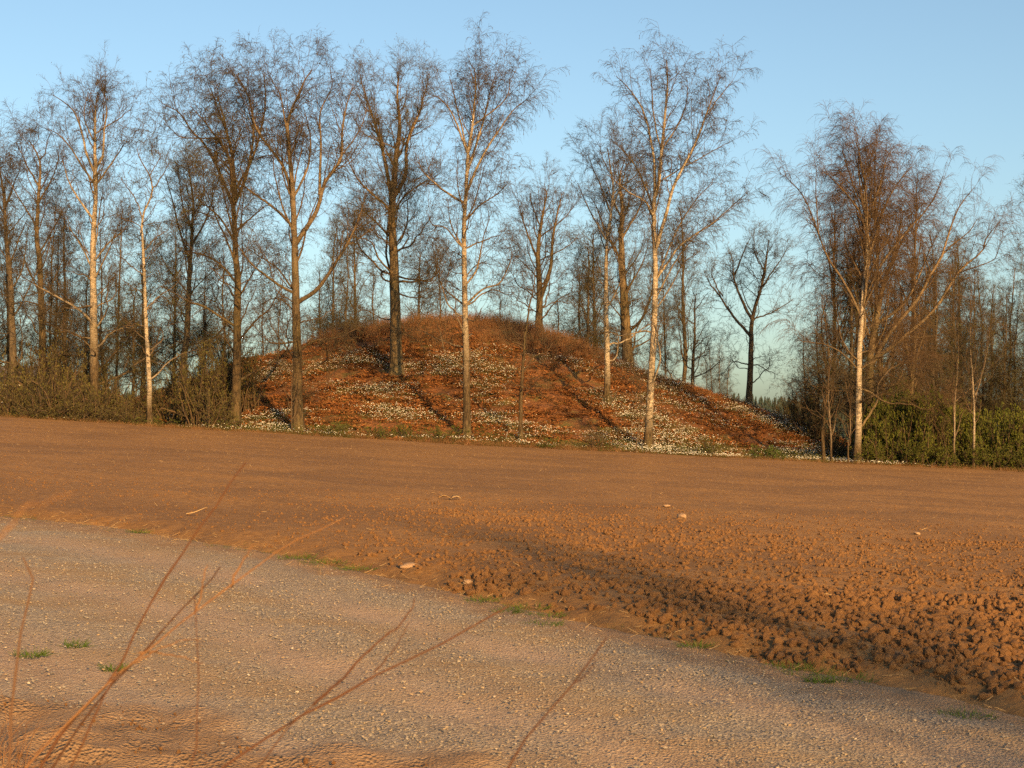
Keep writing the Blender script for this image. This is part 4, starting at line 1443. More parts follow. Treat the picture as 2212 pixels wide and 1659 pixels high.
def small_trees():
    # thin stems at the field edge
    sp = [
        ('sapling', 'slim pale sapling standing close against the trunk of the largest forked birch', (630, 945), 61.6, [(630, 900), (629, 840), (630, 780)], .045, 'crook', 'birch_low', .45, 12),
        ('sapling', 'thin white sapling in front of the weeping birch, nearest to the field', (1797, 1001), 60.8, [(1797, 950), (1792, 880), (1790, 820), (1795, 740)], .055, 'crook', 'birch_low', .6, 14),
        ('sapling', 'thin grey leaning sapling at the right foot of the mound', (1781, 990), 62.0, [(1780, 930), (1788, 850), (1793, 780), (1786, 700), (1775, 640)], .10, 'crook', 'birch_dark', .7, 15),
        ('sapling', 'small forked sapling between the white sapling and the weeping birch', (1831, 1002), 60.9, [(1831, 960), (1836, 920), (1834, 870), (1826, 800)], .045, 'crook', 'birch_low', .6, 14),
        ('sapling', 'bare many-twigged sapling before the tallest pale birch', (1373, 985), 61.0, [(1376, 940), (1384, 880), (1380, 830), (1384, 790)], .04, 'crook', 'birch_dark', .9, 12),
        ('sapling', 'white y-forked young birch amid the green bushes, right of picture', (2103, 1010), 61.0, [(2103, 930), (2101, 870), (2097, 790), (2094, 700), (2096, 600)], .075, 'fine', 'birch_low', .6, 14),
        ('sapling', 'slim young birch in the green bushes left of the y-forked one', (2062, 1009), 61.2, [(2061, 940), (2062, 880), (2066, 820), (2068, 740), (2065, 640)], .06, 'fine', 'birch_low', .6, 14),
    ]
    for i, (nm, lb, b, Y, tr, r0, sty, bark, dens, n) in enumerate(sp):
        limbs = []
        if 'y-forked' in lb:
            limbs = [([(2102, 868), (2118, 820), (2130, 770), (2138, 700)], .4, .045)]
        build_tree(nm, lb, 'young tree', b, Y, tr, r0, limbs, sty, bark, 'twig', n, (.2, .95), 1.5 if 'many' not in lb else 2.0, 42, .05, dens, seed=60 + i, rtop=.008, leaves=500 if 'birch in' in lb or 'y-forked' in lb else 0)


MARKS = [(-400, 'left picture edge'), (30, 'leftmost tall tree'), (90, 'paired-leader birch'), (203, 'white-stemmed birch'), (318, 'slender tree'), (408, 'leafing tree'), (508, 'many-stemmed birch'),
         (642, 'largest forked birch'), (855, 'stout brown tree'), (1007, 'tall white birch'), (1165, 'double-stemmed tree'), (1310, 'split-foot birch'), (1352, 'thick crest trunk'), (1410, 'tallest pale birch'),
         (1498, 'thin skyline tree'), (1620, 'oak-like tree'), (1855, 'weeping birch'), (2062, 'slim young birch'), (2103, 'y-forked birch'), (2900, 'right picture edge')]
ORD = ['', 'first', 'second', 'third', 'fourth', 'fifth', 'sixth', 'seventh', 'eighth', 'ninth', 'tenth', 'eleventh', 'twelfth']


def labels_for(us, kinds):
    """one label each: its look, the two landmarks it stands between, and its place in the row when several are alike"""
    slot = []
    for u, k in zip(us, kinds):
        i = max(j for j in range(len(MARKS)) if MARKS[j][0] <= u)
        slot.append((i, k))
    out = []
    for n, (i, k) in enumerate(slot):
        same = sorted([m for m in range(len(us)) if slot[m] == (i, k)], key=lambda m: us[m])
        txt = '%s between the %s and the %s' % (k, MARKS[i][1], MARKS[i + 1][1])
        if len(same) > 1:
            txt += ', ' + ORD[same.index(n) + 1] + ' from left'
        out.append(txt)
    return out


def copy_thing(src, loc, rz, sc, label=None, group=None):
    c = src.copy()
    COL.objects.link(c)
    c.location = loc
    c.rotation_euler = (0, 0, rz)
    c.scale = sc
    if label:
        c['label'] = label
    if group:
        c['group'] = group
    for ch in [o for o in KIDS[src.name]]:
        k = ch.copy()
        COL.objects.link(k)
        k.parent = c
    return c


KIDS = {}


def proto(name, label, cat, H, r0, style, bark, twig, nl, lt, ll, ang, up, dens, seed, leaves=0, low=0, wig=1.0, leaf_mat='bud'):
    """one tree of a kind, built standing on the ground behind the mound"""
    r_ = np.random.default_rng(seed)
    x0, y0 = 0.0, 100.0
    z0 = float(land(x0, y0))
    pts = []
    xx = 0
    for k in range(1, 8):
        xx += r_.normal(0, .12 * wig)
        z = z0 + H * k / 7
        pts.append((CU + (x0 + xx) / y0 * FPX, CV - (z - EYE) / y0 * FPX))
    t = build_tree(name, label, cat, (0, 0), y0, pts, r0, [], style, bark, twig, nl, lt, ll, ang, up, dens, leaves, leaf_mat, 0, seed, None, low, (.12, .35), 2.0, base_xy=(x0, y0), wig=wig)
    KIDS[t.name] = [o for o in COL.objects if o.parent == t]
    return t


def back_trees():
    pa = proto('bare_birch', 'x', 'tree', 15, .22, 'fine', 'grey', 'twig_dark', 17, (.25, .97), 2.7, 42, .07, 1.0, 101, 3000, 6)
    pb = proto('bare_alder', 'x', 'tree', 12, .16, 'crook', 'grey', 'twig_dark', 18, (.18, .97), 2.6, 52, .05, 1.05, 102, 3000, 9)
    pc = proto('slim_aspen', 'x', 'tree', 13, .13, 'fine', 'birch_dark', 'twig', 15, (.25, .97), 2.0, 34, .10, 1.0, 103, 4500, 3)
    pd = proto('leafing_alder', 'x', 'tree', 11, .18, 'crook', 'grey', 'twig_dark', 24, (.14, .97), 2.8, 48, .06, 1.2, 104, 10000, 8)
    pe = proto('upright_birch', 'x', 'tree', 16, .20, 'lash', 'brown', 'twig_red', 20, (.22, .95), 4.4, 34, .08, .62, 105, 0, 8)
    P = {'a': pa, 'b': pb, 'c': pc, 'd': pd, 'e': pe}
    base_h = {'a': 15.6, 'b': 12.6, 'c': 13.6, 'd': 11.6, 'e': 16.8}
    # (kind, column, top row, distance, group)
    L = [
        # left wood behind the field edge
        ('b', -20, 420, 74, 0), ('b', 120, 480, 80, 0), ('a', 148, 430, 76, 0), ('d', 180, 560, 82, 0), ('b', 230, 470, 79, 0), ('d', 306, 470, 80, 0),
        ('d', 285, 600, 77, 0), ('b', 436, 560, 83, 0), ('a', 20, 380, 84, 0), ('c', 105, 420, 86, 0), ('d', 375, 480, 90, 0), ('c', 250, 430, 90, 0), ('b', 470, 520, 92, 0), 
        ('b', -60, 480, 80, 0), ('a', -90, 300, 72, 0), ('d', 140, 640, 90, 0), ('b', 320, 640, 96, 0), ('d', 440, 640, 96, 0), ('b', 560, 600, 104, 0),
        # behind the mound
        ('d', 715, 470, 96, 1), ('d', 770, 430, 98, 1), ('b', 755, 500, 92, 1), ('b', 800, 560, 95, 1), ('d', 900, 520, 99, 1), ('b', 690, 560, 103, 1), ('c', 600, 600, 108, 1),
        ('b', 1080, 600, 104, 1), ('d', 1268, 500, 97, 1), ('d', 1288, 470, 99, 1), ('b', 1245, 560, 102, 1), ('c', 1440, 520, 98, 1), ('a', 1470, 420, 96, 1), ('b', 1210, 600, 100, 1), ('b', 960, 560, 104, 1),
        # right wood
        ('d', 1836, 500, 70, 2), ('b', 1760, 640, 76, 2), ('b', 1735, 700, 82, 2), ('d', 1850, 560, 75, 2), 
        ('b', 1935, 560, 88, 2), ('a', 1980, 500, 84, 2), ('a', 2012, 480, 86, 2), ('b', 2028, 540, 80, 2), ('c', 2050, 520, 90, 2), ('a', 2075, 500, 92, 2), ('c', 2095, 560, 82, 2), ('c', 2125, 560, 84, 2), ('a', 2150, 600, 90, 2),
        ('c', 2165, 620, 81, 2), ('c', 2190, 640, 85, 2), ('c', 2215, 640, 80, 2), ('a', 2235, 600, 88, 2), ('b', 1960, 640, 98, 2), ('b', 2000, 640, 90, 2), ('b', 2060, 640, 92, 2), ('b', 2110, 650, 90, 2), ('b', 2180, 660, 92, 2),
        ('c', 2140, 640, 94, 2), ('c', 1990, 560, 94, 2), ('a', 2250, 380, 76, 2), ('b', 2290, 520, 82, 2),
        ('e', 1795, 400, 74, 2), ('e', 1910, 300, 72, 2), ('e', 1965, 360, 78, 2),  ('c', 2240, 600, 80, 2), ('c', 2178, 560, 86, 2), ('c', 2070, 540, 88, 2),
        # far sapling thicket on the skyline
        ('c', 1540, 740, 120, 3), ('c', 1558, 745, 118, 3), ('c', 1572, 770, 124, 3), ('c', 1530, 770, 126, 3),
    ]
    groups = ['trees in the wood left of the mound', 'trees standing behind the mound', 'trees in the wood right of the mound', 'far saplings on the skyline']
    words = {'a': ['tall bare birch', 'birch'], 'b': ['crooked bare alder', 'alder'], 'c': ['slim pole-like aspen', 'aspen'], 'd': ['dense leafing alder', 'alder'], 'e': ['upright reddish birch', 'birch']}
    labs = labels_for([q[1] for q in L], [words[q[0]][0] for q in L])
    rr = np.random.default_rng(9)
    for i, (k, u, v, y, g) in enumerate(L):
        x = (u - CU) / FPX * y
        z = float(land(x, y))
        top = EYE + (CV - v) / FPX * y
        s = max((top - z) / base_h[k], .25)
        sw = s * rr.uniform(.85, 1.1) if s > .6 else s * 1.1
        lab = labs[i]
        grp = '%s, %s' % (words[k][0], groups[g])
        rz = rr.uniform(0, 6.28)
        copy_thing(P[k], (x, y, z - .1), rz, (sw, sw, s), lab, grp)
    # a tree behind the camera whose shade falls on the right-hand foreground
    for k, x, y, sx, sz, lab in [('d', 14.2, -19.2, 1.35, 1.2, 'leafing alder behind the road, shading the right foreground')]:
        copy_thing(P[k], (x, y, float(plane(x, y)) - .1), 1.0 + x, (sx, sx, sz), lab)
    for p in P.values():
        for c in KIDS[p.name]:
            bpy.data.objects.remove(c)
        bpy.data.objects.remove(p)


def shrub(name, label, cat, base, Y, h, spread, nst, seed, bark, twig, leaf, nleaf, lsize=.05, lean=.35, wig=.12, group=None, dens=1.0, style='crook'):
    r_ = np.random.default_rng(seed)
    x0, y0 = at(base[0], base[1], Y)[:2]
    z0 = float(land(x0, y0))
    root = np.array([x0, y0, z0])
    t = thing(name, label, cat, tuple(root), group)
    n = nst
    pos = np.stack([r_.normal(0, spread * .35, n), r_.normal(0, spread * .30, n), np.full(n, -.1)], -1)
    pos[:, 2] += land(pos[:, 0] + x0, pos[:, 1] + y0) - z0
    d = np.stack([r_.normal(0, lean, n) + pos[:, 0] * .25 / max(spread, .1), r_.normal(0, lean, n), np.ones(n)], -1)
    L = h * r_.uniform(.55, 1.12, n)
    P = grow(pos, d, L, 10, wig, .03, .02, r_)
    Rd = (0.010 + .010 * L / h)[:, None] * np.linspace(1, .3, 10)[None]
    b = Buf()
    b.tubes(P, Rd, 4)
    st = STYLE[style]
    P2, R2, _ = spawn(P, Rd, int(n * 7 * dens), .1, 1, 42, h * .33, 6, .16, .05, .03, r_, .6, .0055)
    P3, R3, _ = spawn(P2, R2, int(n * 26 * dens), .1, 1, 45, h * .15, 4, .2, .03, .02, r_, .6, .0048)
    obj('stems', b.mesh('stems', M[bark]), t)
    c = Buf()
    c.tubes(P2, R2, 3)
    c.spikes(P3, R3)
    if nleaf:
        idx = r_.integers(0, len(P3), nleaf)
        p, tan = sample(P3, idx, r_.random(nleaf))
        v, f = leaf_quads(p, unit(tan + r_.normal(0, .8, (nleaf, 3))), lsize * r_.uniform(.5, 1.3, nleaf), lsize * .6 * r_.uniform(.6, 1.2, nleaf), r_)
        c.add(v, f, 4, None, 1)
    obj('foliage', c.mesh('foliage', [M[twig], M[leaf]]), t)
    return t


def bushes():
    def row(src, L, label, group, name=None):
        KIDS[src.name] = [o for o in COL.objects if o.parent == src]
        rr = np.random.default_rng(len(L) + int(abs(L[0][0])))
        for i, (u, v, y, h, s) in enumerate(L):
            x = (u - CU) / FPX * y
            lab = label[i]
            copy_thing(src, (x, y, float(land(x, y)) - .03), rr.uniform(0, 6.28), (s * rr.uniform(.9, 1.1), s, h), lab, group)
        for c in KIDS[src.name]:
            bpy.data.objects.remove(c)
        bpy.data.objects.remove(src)

    def split(L, k):
        return [L[i::k] for i in range(k)]
    L = [(1905, 1008, 62.2, 2.6, 1.3), (1935, 1010, 62.6, 3.1, 1.4), (1970, 1010, 62.3, 3.3, 1.4), (1995, 1012, 63, 3.2, 1.4), (2035, 1013, 62.6, 2.7, 1.3), (2080, 1014, 62.8, 2.7, 1.3), (2125, 1016, 63, 2.5, 1.3), (2170, 1017, 62.4, 2.7, 1.4),
         (2215, 1019, 62.8, 2.7, 1.4), (1970, 1008, 65, 3.6, 1.5), (2050, 1010, 65.5, 3.0, 1.5), (2110, 1012, 65.5, 2.9, 1.5), (2190, 1014, 65.5, 3.0, 1.5), (1880, 1005, 64, 2.2, 1.1), (2010, 1010, 66.5, 3.6, 1.5), (1925, 1008, 66, 3.3, 1.4),
         (1890, 1008, 61.5, 1.0, 1.2), (1960, 1010, 61.4, 1.2, 1.2), (2025, 1012, 61.4, 1.0, 1.2), (2090, 1014, 61.4, 1.1, 1.2), (2150, 1016, 61.4, 1.1, 1.2), (2200, 1016, 61.4, 1.2, 1.2)]
    LG = labels_for([q[0] for q in L], ['low front green bush' if q[3] < 1.5 else 'tall back green bush' if q[2] > 63.5 else 'tall green bush' for q in L])
    for k, part in enumerate(split(L, 2)):
        b = shrub('leafy_bush', 'x', 'bush', (1106, 1008), 62, 1.0, .75, 30, 500 + k, 'brown', 'twig', 'leaf', 5200, .052, .34, .12)
        row(b, part, LG[k::2], 'leafy bushes along the field edge right of the mound')
    shrub('leafy_bush', 'low bright green bush at the right foot of the mound', 'bush', (1662, 1000), 61.4, .75, .9, 26, 520, 'grey', 'twig_dark', 'grass', 2200, .05, .35)
    shrub('leafy_bush', 'sparse olive bush between the tallest pale birch and the bright green bush', 'bush', (1530, 992), 61.5, 1.0, .9, 26, 521, 'grey', 'twig_dark', 'leaf', 1300, .045, .3)
    shrub('leafy_bush', 'dark green low bush left of the tall white birch foot', 'bush', (960, 965), 61.4, .75, 1.3, 26, 522, 'grey', 'twig_dark', 'leaf', 2200, .05, .4)
    shrub('leafy_bush', 'green low bush between the largest forked birch and the tall white birch', 'bush', (850, 962), 61.4, .7, 1.4, 26, 523, 'grey', 'twig_dark', 'leaf', 1800, .05, .4)
    shrub('leafy_bush', 'small olive bush just right of the largest forked birch', 'bush', (720, 955), 61.6, .6, 1.0, 22, 524, 'grey', 'twig_dark', 'leaf', 1200, .045, .4)
    shrub('bare_bush', 'thin bare bush at the foot of the tallest pale birch', 'bush', (1290, 985), 61.2, 1.0, .8, 20, 525, 'brown', 'twig', 'dead_leaf', 500, .04, .3)
    # dense brushwood round the many-stemmed birch and in the left tangle
    b = shrub('withered_bush', 'x', 'bush', (1106, 1008), 62, 1.0, .65, 30, 530, 'brown', 'twig', 'dead_leaf', 1700, .042, .42, .22, None, 1.0)
    BB = [(430, 915, 63.5, 3.6, 1.7), (470, 920, 66, 3.9, 1.7), (540, 925, 67, 3.2, 1.5), (385, 905, 66, 2.8, 1.5), (500, 925, 68, 4.0, 1.6), (350, 905, 67, 2.2, 1.4), (455, 925, 62.6, 1.8, 1.6)]
    row(b, BB,
        labels_for([q[0] for q in BB], ['tall brown withered bush' if q[3] > 3 else 'low brown withered bush' for q in BB]), 'bushes round the many-stemmed birch')
    T = [(20, 900, 62.5, 2.0, 1.3), (75, 905, 63, 2.6, 1.6), (120, 908, 62, 3.6, 1.7), (165, 912, 62.5, 3.2, 1.6), (215, 916, 63, 2.6, 1.5), (255, 918, 64, 2.2, 1.4), (110, 905, 66, 4.6, 1.9), (180, 905, 67, 4.2, 1.9), (60, 900, 67, 3.8, 1.8),
         (150, 912, 61.4, 1.5, 1.6), (90, 906, 61.3, 1.3, 1.5), (210, 916, 61.4, 1.4, 1.4), (270, 922, 61.6, 1.2, 1.4), (-20, 900, 65, 3.4, 1.7), (240, 912, 68, 3.2, 1.6), (300, 912, 70, 2.4, 1.5), (140, 905, 70, 4.8, 2.0), (30, 900, 71, 4.2, 1.9)]
    LT = labels_for([q[0] for q in T], ['low tangled brown bush' if q[3] < 2.1 else 'high tangled brown bush' for q in T])
    for k, part in enumerate(split(T, 2)):
        b = shrub('withered_bush', 'x', 'bush', (1106, 1008), 62, 1.0, .60, 30, 540 + k, 'brown', 'twig', 'dead_leaf', 1500, .042, .52, .28, None, 1.0)
        row(b, part, LT[k::2], 'withered bushes in the left tangle')
    b = shrub('bare_bush', 'x', 'bush', (1106, 1008), 62, 1.0, .6, 26, 560, 'brown', 'twig', 'dead_leaf', 900, .045, .3, .16, None, 1.3)
    BF = [(1740, 960, 75, 2.8, 1.5), (1770, 975, 72, 2.7, 1.5), (1700, 930, 88, 2.4, 1.4), (1820, 990, 68, 2.8, 1.5), (1870, 1000, 67, 2.4, 1.4), (1800, 985, 66, 1.6, 1.3)]
    BF = BF[:2] + BF[2:3] + BF[4:]
    row(b, BF, labels_for([q[0] for q in BF], ['bare brown bush'] * len(BF)), 'bare bushes at the right foot of the mound')


hero_trees()
small_trees()
back_trees()
bushes()
# ------------------------------------------------------------------ things near the road and in the field
def weed(name, label, stems, mats, group=None):
    """stems: (points, distance at foot, distance at tip, radius, material); the first point is carried down to the ground"""
    allp = []
    for pts, ya, yb, r, m in stems:
        n = len(pts)
        q = [at(u, v, ya + (yb - ya) * i / (n - 1)) for i, (u, v) in enumerate(pts)]
        allp.append((q, r, m))
    root = None
    for q, r, m in allp:
        if root is None:
            d = q[0] - q[1]
            d = d / np.linalg.norm(d)
            d[2] = min(d[2], -0.5)
            k = (q[0][2] - float(plane(q[0][0], q[0][1]))) / -d[2]
            base = q[0] + d * k * np.array([1, 1, 1])
            base[2] = float(plane(base[0], base[1])) - 0.02
            root = base
    t = thing(name, label, 'dry plant', tuple(root), group)
    for q, r, m in allp:
        if q[0][2] < 1.24 and pts_low(q):
            foot = root + np.array([rng.normal(0, .012), rng.normal(0, .012), 0])
            q = [foot] + [foot + (q[0] - foot) * f for f in (.2, .4, .6, .75, .86, .94)] + q
        P = catmull(q, 40)
        b = Buf()
        k = np.linspace(0, 1, 40)
        P[2:-1] += np.cumsum(rng.normal(0, .0007, (37, 3)), 0)
        rad = 1.25 * r * (1 - .6 * k)
        for j in range(4, 38, 6):
            rad[j] *= 1.35
        b.tubes(P[None] - root, rad[None], 7)
        obj('stem', b.mesh('stem', M[m]), t)
    return t


def pts_low(q):
    lo = at(0, 1560, 2.0)[2] - EYE
    return (q[0][2] - EYE) / q[0][1] < lo / 2.0


def build_weeds():
    s, p = 'stem', 'stem_pale'
    weed('dry_weed', 'leaning spray of long dry reddish stems crossing the road at lower left', [
        ([(91, 1652), (146, 1564), (205, 1513), (252, 1458), (278, 1404), (310, 1342), (351, 1265), (384, 1217), (431, 1148), (482, 1079), (505, 1040), (530, 1000)], 2.0, 2.3, .0026, s),
        ([(110, 1654), (161, 1575), (234, 1480), (310, 1404), (383, 1320), (438, 1265), (475, 1225)], 2.0, 2.4, .0023, s),
        ([(70, 1656), (150, 1570), (234, 1483), (310, 1418), (365, 1371), (424, 1323), (475, 1287), (548, 1232), (600, 1193), (648, 1163), (700, 1140), (745, 1118)], 1.95, 2.35, .0019, p),
        ([(157, 1654), (190, 1579), (219, 1517), (234, 1484), (258, 1450)], 1.95, 2.0, .0026, s),
        ([(500, 1268), (512, 1236), (530, 1208), (548, 1181)], 2.2, 2.3, .0016, p), ([(420, 1325), (430, 1290), (438, 1258), (449, 1222)], 2.2, 2.3, .0014, p),
        ([(245, 1460), (300, 1430), (360, 1400), (430, 1385)], 2.0, 2.15, .0011, p), ([(300, 1410), (350, 1412), (400, 1420), (440, 1432)], 2.1, 2.2, .0011, p),
        ([(413, 1656), (426, 1528), (427, 1430), (424, 1345), (421, 1290)], 1.9, 2.0, .0014, s)], None)
    weed('dry_weed', 'forked dry brown stem bending over the middle of the road', [
        ([(470, 1656), (535, 1610), (594, 1575), (678, 1522), (720, 1503), (808, 1453), (842, 1434), (918, 1404), (976, 1369), (1044, 1335), (1098, 1310)], 2.0, 2.35, .0027, s),
        ([(678, 1522), (715, 1482), (750, 1450), (800, 1396), (857, 1343), (895, 1293)], 2.03, 2.3, .0019, s),
        ([(560, 1660), (594, 1612), (644, 1553), (680, 1520)], 2.0, 2.03, .0019, s), ([(808, 1453), (850, 1400), (885, 1345)], 2.1, 2.2, .0010, s)], None)
    weed('dry_weed', 'single straight dry brown stem, right of the forked one', [
        ([(1100, 1658), (1136, 1595), (1182, 1541), (1220, 1499), (1266, 1442), (1292, 1402), (1310, 1378)], 1.75, 1.95, .0023, s),
        ([(1230, 1485), (1275, 1450), (1300, 1420)], 1.8, 1.9, .0008, s)], None)
    weed('dry_weed', 'slender dark dry stem standing upright at the left picture edge', [
        ([(11, 1640), (15, 1520), (26, 1447), (40, 1363), (58, 1290), (65, 1257), (58, 1235), (50, 1205)], 1.9, 1.95, .0027, 'stem_dark')], None)
    weed('dry_weed', 'very blurred near grass head hanging in at the left edge above the road', [
        ([(-60, 1205), (0, 1170), (37, 1137), (73, 1108), (120, 1085), (160, 1065)], .75, .8, .0008, p)], None)


def build_tufts():
    L = [(1040, 1297, .20, 'on the road edge below the field corner'), (1100, 1322, .16, 'second from the left in the middle road-edge row'), (1140, 1313, .24, 'between road and field, longest of the middle row'),
         (1185, 1331, .20, 'right end of the upper middle row'), (1175, 1351, .18, 'lowest of the middle row, on the gravel'), (1505, 1396, .16, 'alone on the gravel between the middle and right patches'),
         (1705, 1442, .22, 'left end of the right-hand road-edge patch'), (1740, 1452, .32, 'largest of the right-hand road-edge patch'), (1822, 1469, .26, 'right end of the right-hand road-edge patch'), (1770, 1472, .12, 'just below the right-hand patch'),
         (2090, 1549, .20, 'on the gravel at lower right'), (165, 1396, .10, 'on the road at left behind the dry stems'), (68, 1417, .13, 'on the road near the left edge'), (247, 1447, .09, 'on the road under the leaning dry stems'),
         (640, 1207, .26, 'at the road edge beside the pale weed tip'), (700, 1218, .30, 'straw-mixed at the field edge, right of the pale weed tip'), (770, 1232, .26, 'straw-mixed at the field edge, left of the round stone'), (300, 1152, .18, 'at the far road edge at left')]
    for i, (u, v, w, wh) in enumerate(L):
        p = ground_at(u, v, plane, 2, 40)
        me = strand_mesh('grass_tuft', M['grass'], 70, 0.07 + .05 * w, w, .0022, 1.1, .35, 4, 600 + i, w * .6)
        o = obj('grass_tuft', me, None, (p[0], p[1], p[2] + (0.02 if v > 1250 else .03)))
        o.scale = (1.25, 1.0, .85)
        tag(o, 'small green grass tuft ' + wh, 'grass tuft', 'green grass tufts along the road')
    # dry grass at the lower left corner
    p = ground_at(25, 1660, plane, 1.5, 20)
    o = obj('dry_tuft', strand_mesh('dry_tuft', M['dry_grass'], 90, .42, .3, .0022, .7, .4, 5, 640, .22), None, (p[0] - .12, p[1] - .15, p[2]))
    tag(o, 'withered brown grass tuft in the lower left corner', 'grass tuft')


def bent_stick(name, label, cat, u, v, L, rz, r, seed, mat='straw'):
    p = ground_at(u, v, field_z, 5, 60)
    r_ = np.random.default_rng(seed)
    P = grow(np.zeros((1, 3)), np.array([[1, 0, .10]]), np.array([L]), 8, .10, 0, .05, r_)
    b = Buf()
    b.tubes(P, (r * np.array([.8, 1, 1.1, 1, .9, .8, .6, .4]))[None], 6)
    o = obj(name, b.mesh(name, M[mat]), None, (p[0], p[1], p[2] + .03))
    o.rotation_euler = (0, 0, rz)
    tag(o, label, cat)
    return o


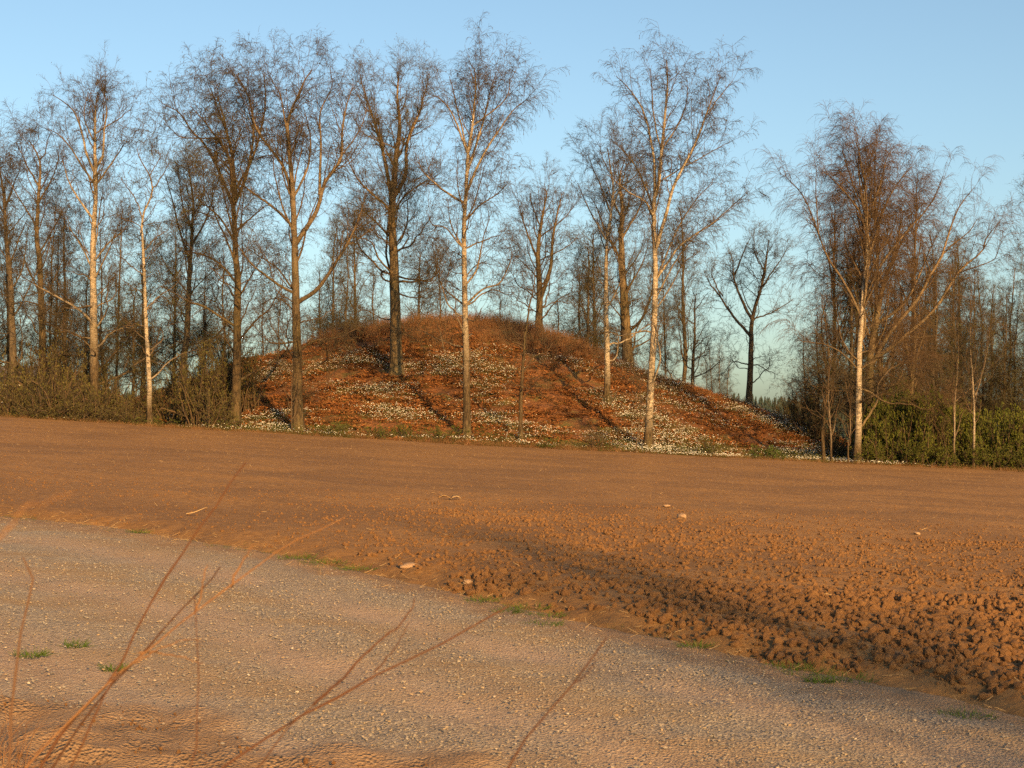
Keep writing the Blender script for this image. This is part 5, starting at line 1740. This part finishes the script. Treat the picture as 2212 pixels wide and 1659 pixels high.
def build_field_things():
    # pale torn husk lying in the field
    p = ground_at(974, 1081, field_z, 5, 60)
    r_ = np.random.default_rng(5)
    t = thing('husk', 'pale torn maize husk lying alone in the middle of the field', 'husk', tuple(p))
    for k, (a, L) in enumerate([(0.1, .17), (3.0, .20), (.5, .12)]):
        P = np.array([0, 0, .035])[None] + np.zeros((1, 3))
        n = 7
        k_ = np.linspace(0, 1, n)
        c = np.stack([np.cos(a) * L * k_, np.sin(a) * L * k_, .03 + .05 * np.sin(k_ * 3)], -1)
        w = .035 * np.sin(.3 + k_ * 2.6)
        nrm = np.array([-np.sin(a), np.cos(a), .25])
        top = c + nrm * w[:, None]
        bot = c - nrm * w[:, None]
        up = np.array([0, 0, .006])
        V = np.concatenate([top, bot, top - up, bot - up])
        F = []
        for i in range(n - 1):
            F += [(i, i + 1, n + i + 1, n + i), (2 * n + i, 3 * n + i, 3 * n + i + 1, 2 * n + i + 1), (i, 2 * n + i, 2 * n + i + 1, i + 1), (n + i, n + i + 1, 3 * n + i + 1, 3 * n + i)]
        obj('husk_leaf', mesh_from('husk_leaf', V, np.array(F), 4, M['straw']), t)
    bent_stick('straw_stalk', 'pale broken straw stalk lying in the field at left', 'stalk', 402, 1115, .28, .1, .006, 31)
    bent_stick('straw_stalk', 'thin pale stalk lying in the rough soil right of the middle', 'stalk', 1780, 1291, .16, -.1, .004, 32)
    bent_stick('straw_stalk', 'short straw stalk on the dark soil at the right', 'stalk', 1990, 1150, .14, .8, .005, 33)
    for i, (u, v, s, lb) in enumerate([(886, 1240, .085, 'round brown stone at the field edge above the road'), (1010, 1262, .05, 'pale small stone between clods at the field edge'), (1474, 1121, .10, 'flat tan stone lying in the field right of the middle'),
                                       (1440, 1096, .07, 'small tan stone in the field, above the flat one'), (1980, 1155, .06, 'pale stone on the rough soil at right')]):
        p = ground_at(u, v, field_z if i != 0 else plane, 5, 60)
        me = lump('field_stone', M['fieldstone'], 2, 650 + i, .25, .7)
        o = obj('field_stone', me, None, (p[0], p[1], p[2] + s * .3 + (.05 if i == 0 else 0)))
        o.scale = (s * 1.2, s, s * .8)
        o.rotation_euler = (0, 0, i)
        tag(o, lb, 'stone')
    # scattered straw
    x, y = rand_in_view(1900, 6.5, 58)
    k = edge_d(x, y) > .3
    x, y = x[k], y[k]
    n = len(x)
    sc = rng.uniform(.25, .85, n) * (0.7 + y / 110)
    rr = np.stack([rng.normal(0, .3, n), rng.normal(0, .45, n), rng.random(n) * 6.28], -1)
    ms = []
    for i in range(4):
        r_ = np.random.default_rng(700 + i)
        b = Buf()
        P = grow(np.zeros((1, 3)), np.array([[1, 0, .2]]), np.array([.10]), 4, .15, 0, 0, r_)
        b.tubes(P, np.array([[.0028, .003, .0026, .002]]), 4)
        ms.append(b.mesh('straw_bit', M['straw']))
    scatter('straw', 'bits of pale straw strewn over the ploughed soil', np.stack([x, y, field_z(x, y) + .018], -1), sc, rr, masters('straw_master', ms), 4)
    # sparse ragged grass along the road edge
    n = 260
    x = rng.uniform(-9, 4.5, n)
    y = road_edge(x) + rng.normal(.12, .22, n)
    k = (y > 5) & (rng.random(n) < np.where(x < -1, .8, .35))
    x, y = x[k], y[k]
    n = len(x)
    scatter('edge_grass', 'sparse ragged grass along the edge between road and field', np.stack([x, y, np.maximum(field_z(x, y), road_z(x, y) - .1 * smooth(-.1, 1, edge_d(x, y)))], -1), rng.uniform(.2, .55, n),
            np.stack([np.zeros(n), np.zeros(n), rng.random(n) * 6.28], -1), masters('edge_grass_master', [strand_mesh('blade', M['grass' if i < 2 else 'straw'], 16, .2, .12, .0022, .9, .4, 4, 720 + i, .12) for i in range(4)]), 4)
    # straw along the road edge
    n = 420
    x = rng.uniform(-7, 5, n)
    y = road_edge(x) + rng.normal(.35, .35, n)
    k = (y > 4)
    x, y = x[k], y[k]
    n = len(x)
    rr = np.stack([rng.normal(0, .15, n), rng.normal(0, .2, n), rng.random(n) * 6.28], -1)
    scatter('edge_straw', 'pale straw lying along the edge between road and field', np.stack([x, y, np.maximum(field_z(x, y), road_z(x, y) - .1 * smooth(-.1, 1, edge_d(x, y))) + .012], -1), rng.uniform(.3, .9, n), rr,
            bpy.data.collections['straw_master'], 4)


def build_house():
    y0 = 112.0
    x0 = (30 - CU) / FPX * y0
    z0 = EYE + (CV - 905) / FPX * y0
    t = thing('house', 'pale house half hidden behind the trunks at the far left', 'house', (x0, y0, z0))
    W, D, H = 7.0, 6.0, 2.9

    def box(name, x, y, z, a, b, c, m, par):
        v = np.array([(i, j, k) for i in (x - a / 2, x + a / 2) for j in (y - b / 2, y + b / 2) for k in (z - c / 2, z + c / 2)])
        f = [(0, 1, 3, 2), (4, 6, 7, 5), (0, 4, 5, 1), (2, 3, 7, 6), (0, 2, 6, 4), (1, 5, 7, 3)]
        return obj(name, mesh_from(name, v, np.array(f), 4, m, None, False), par)
    box('wall', 0, 0, H / 2 - 1.2, W, D, H + 2.4, M['house'], t)
    # gable roof with eaves
    a, b = W / 2 + .4, D / 2 + .4
    v = np.array([(-a, -b, H), (a, -b, H), (a, b, H), (-a, b, H), (-a, 0, H + 1.3), (a, 0, H + 1.3), (-a, -b, H - .15), (a, -b, H - .15), (a, b, H - .15), (-a, b, H - .15)])
    fl = [(0, 1, 5, 4), (2, 3, 4, 5), (6, 7, 1, 0), (8, 9, 3, 2), (6, 9, 8, 7)]
    tri = [(3, 0, 4), (1, 2, 5)]
    F = np.concatenate([np.array(fl).ravel(), np.array(tri).ravel(), np.array([(9, 6, 0, 3), (7, 8, 2, 1)]).ravel()])
    obj('roof', mesh_from('roof', v, F, np.array([4] * 5 + [3] * 2 + [4] * 2), M['roof'], None, False), t)
    for x in (-2.0, 1.9):
        f = box('window', x, -D / 2 - .02, 1.55, 1.1, .10, 1.2, M['house'], t)
        box('pane', x, -D / 2 - .075, 1.55, .9, .02, 1.0, M['dark'], f)


M['stem_dark'] = m_varied('dark_dry_stem', [(0.075, 0.040, 0.024), (0.09, 0.05, 0.03)])
M['fieldstone'] = m_plain('field_stone', (0.20, 0.125, 0.075), (0.30, 0.20, 0.125), 8, .01)
build_weeds()
build_tufts()
build_field_things()
build_house()
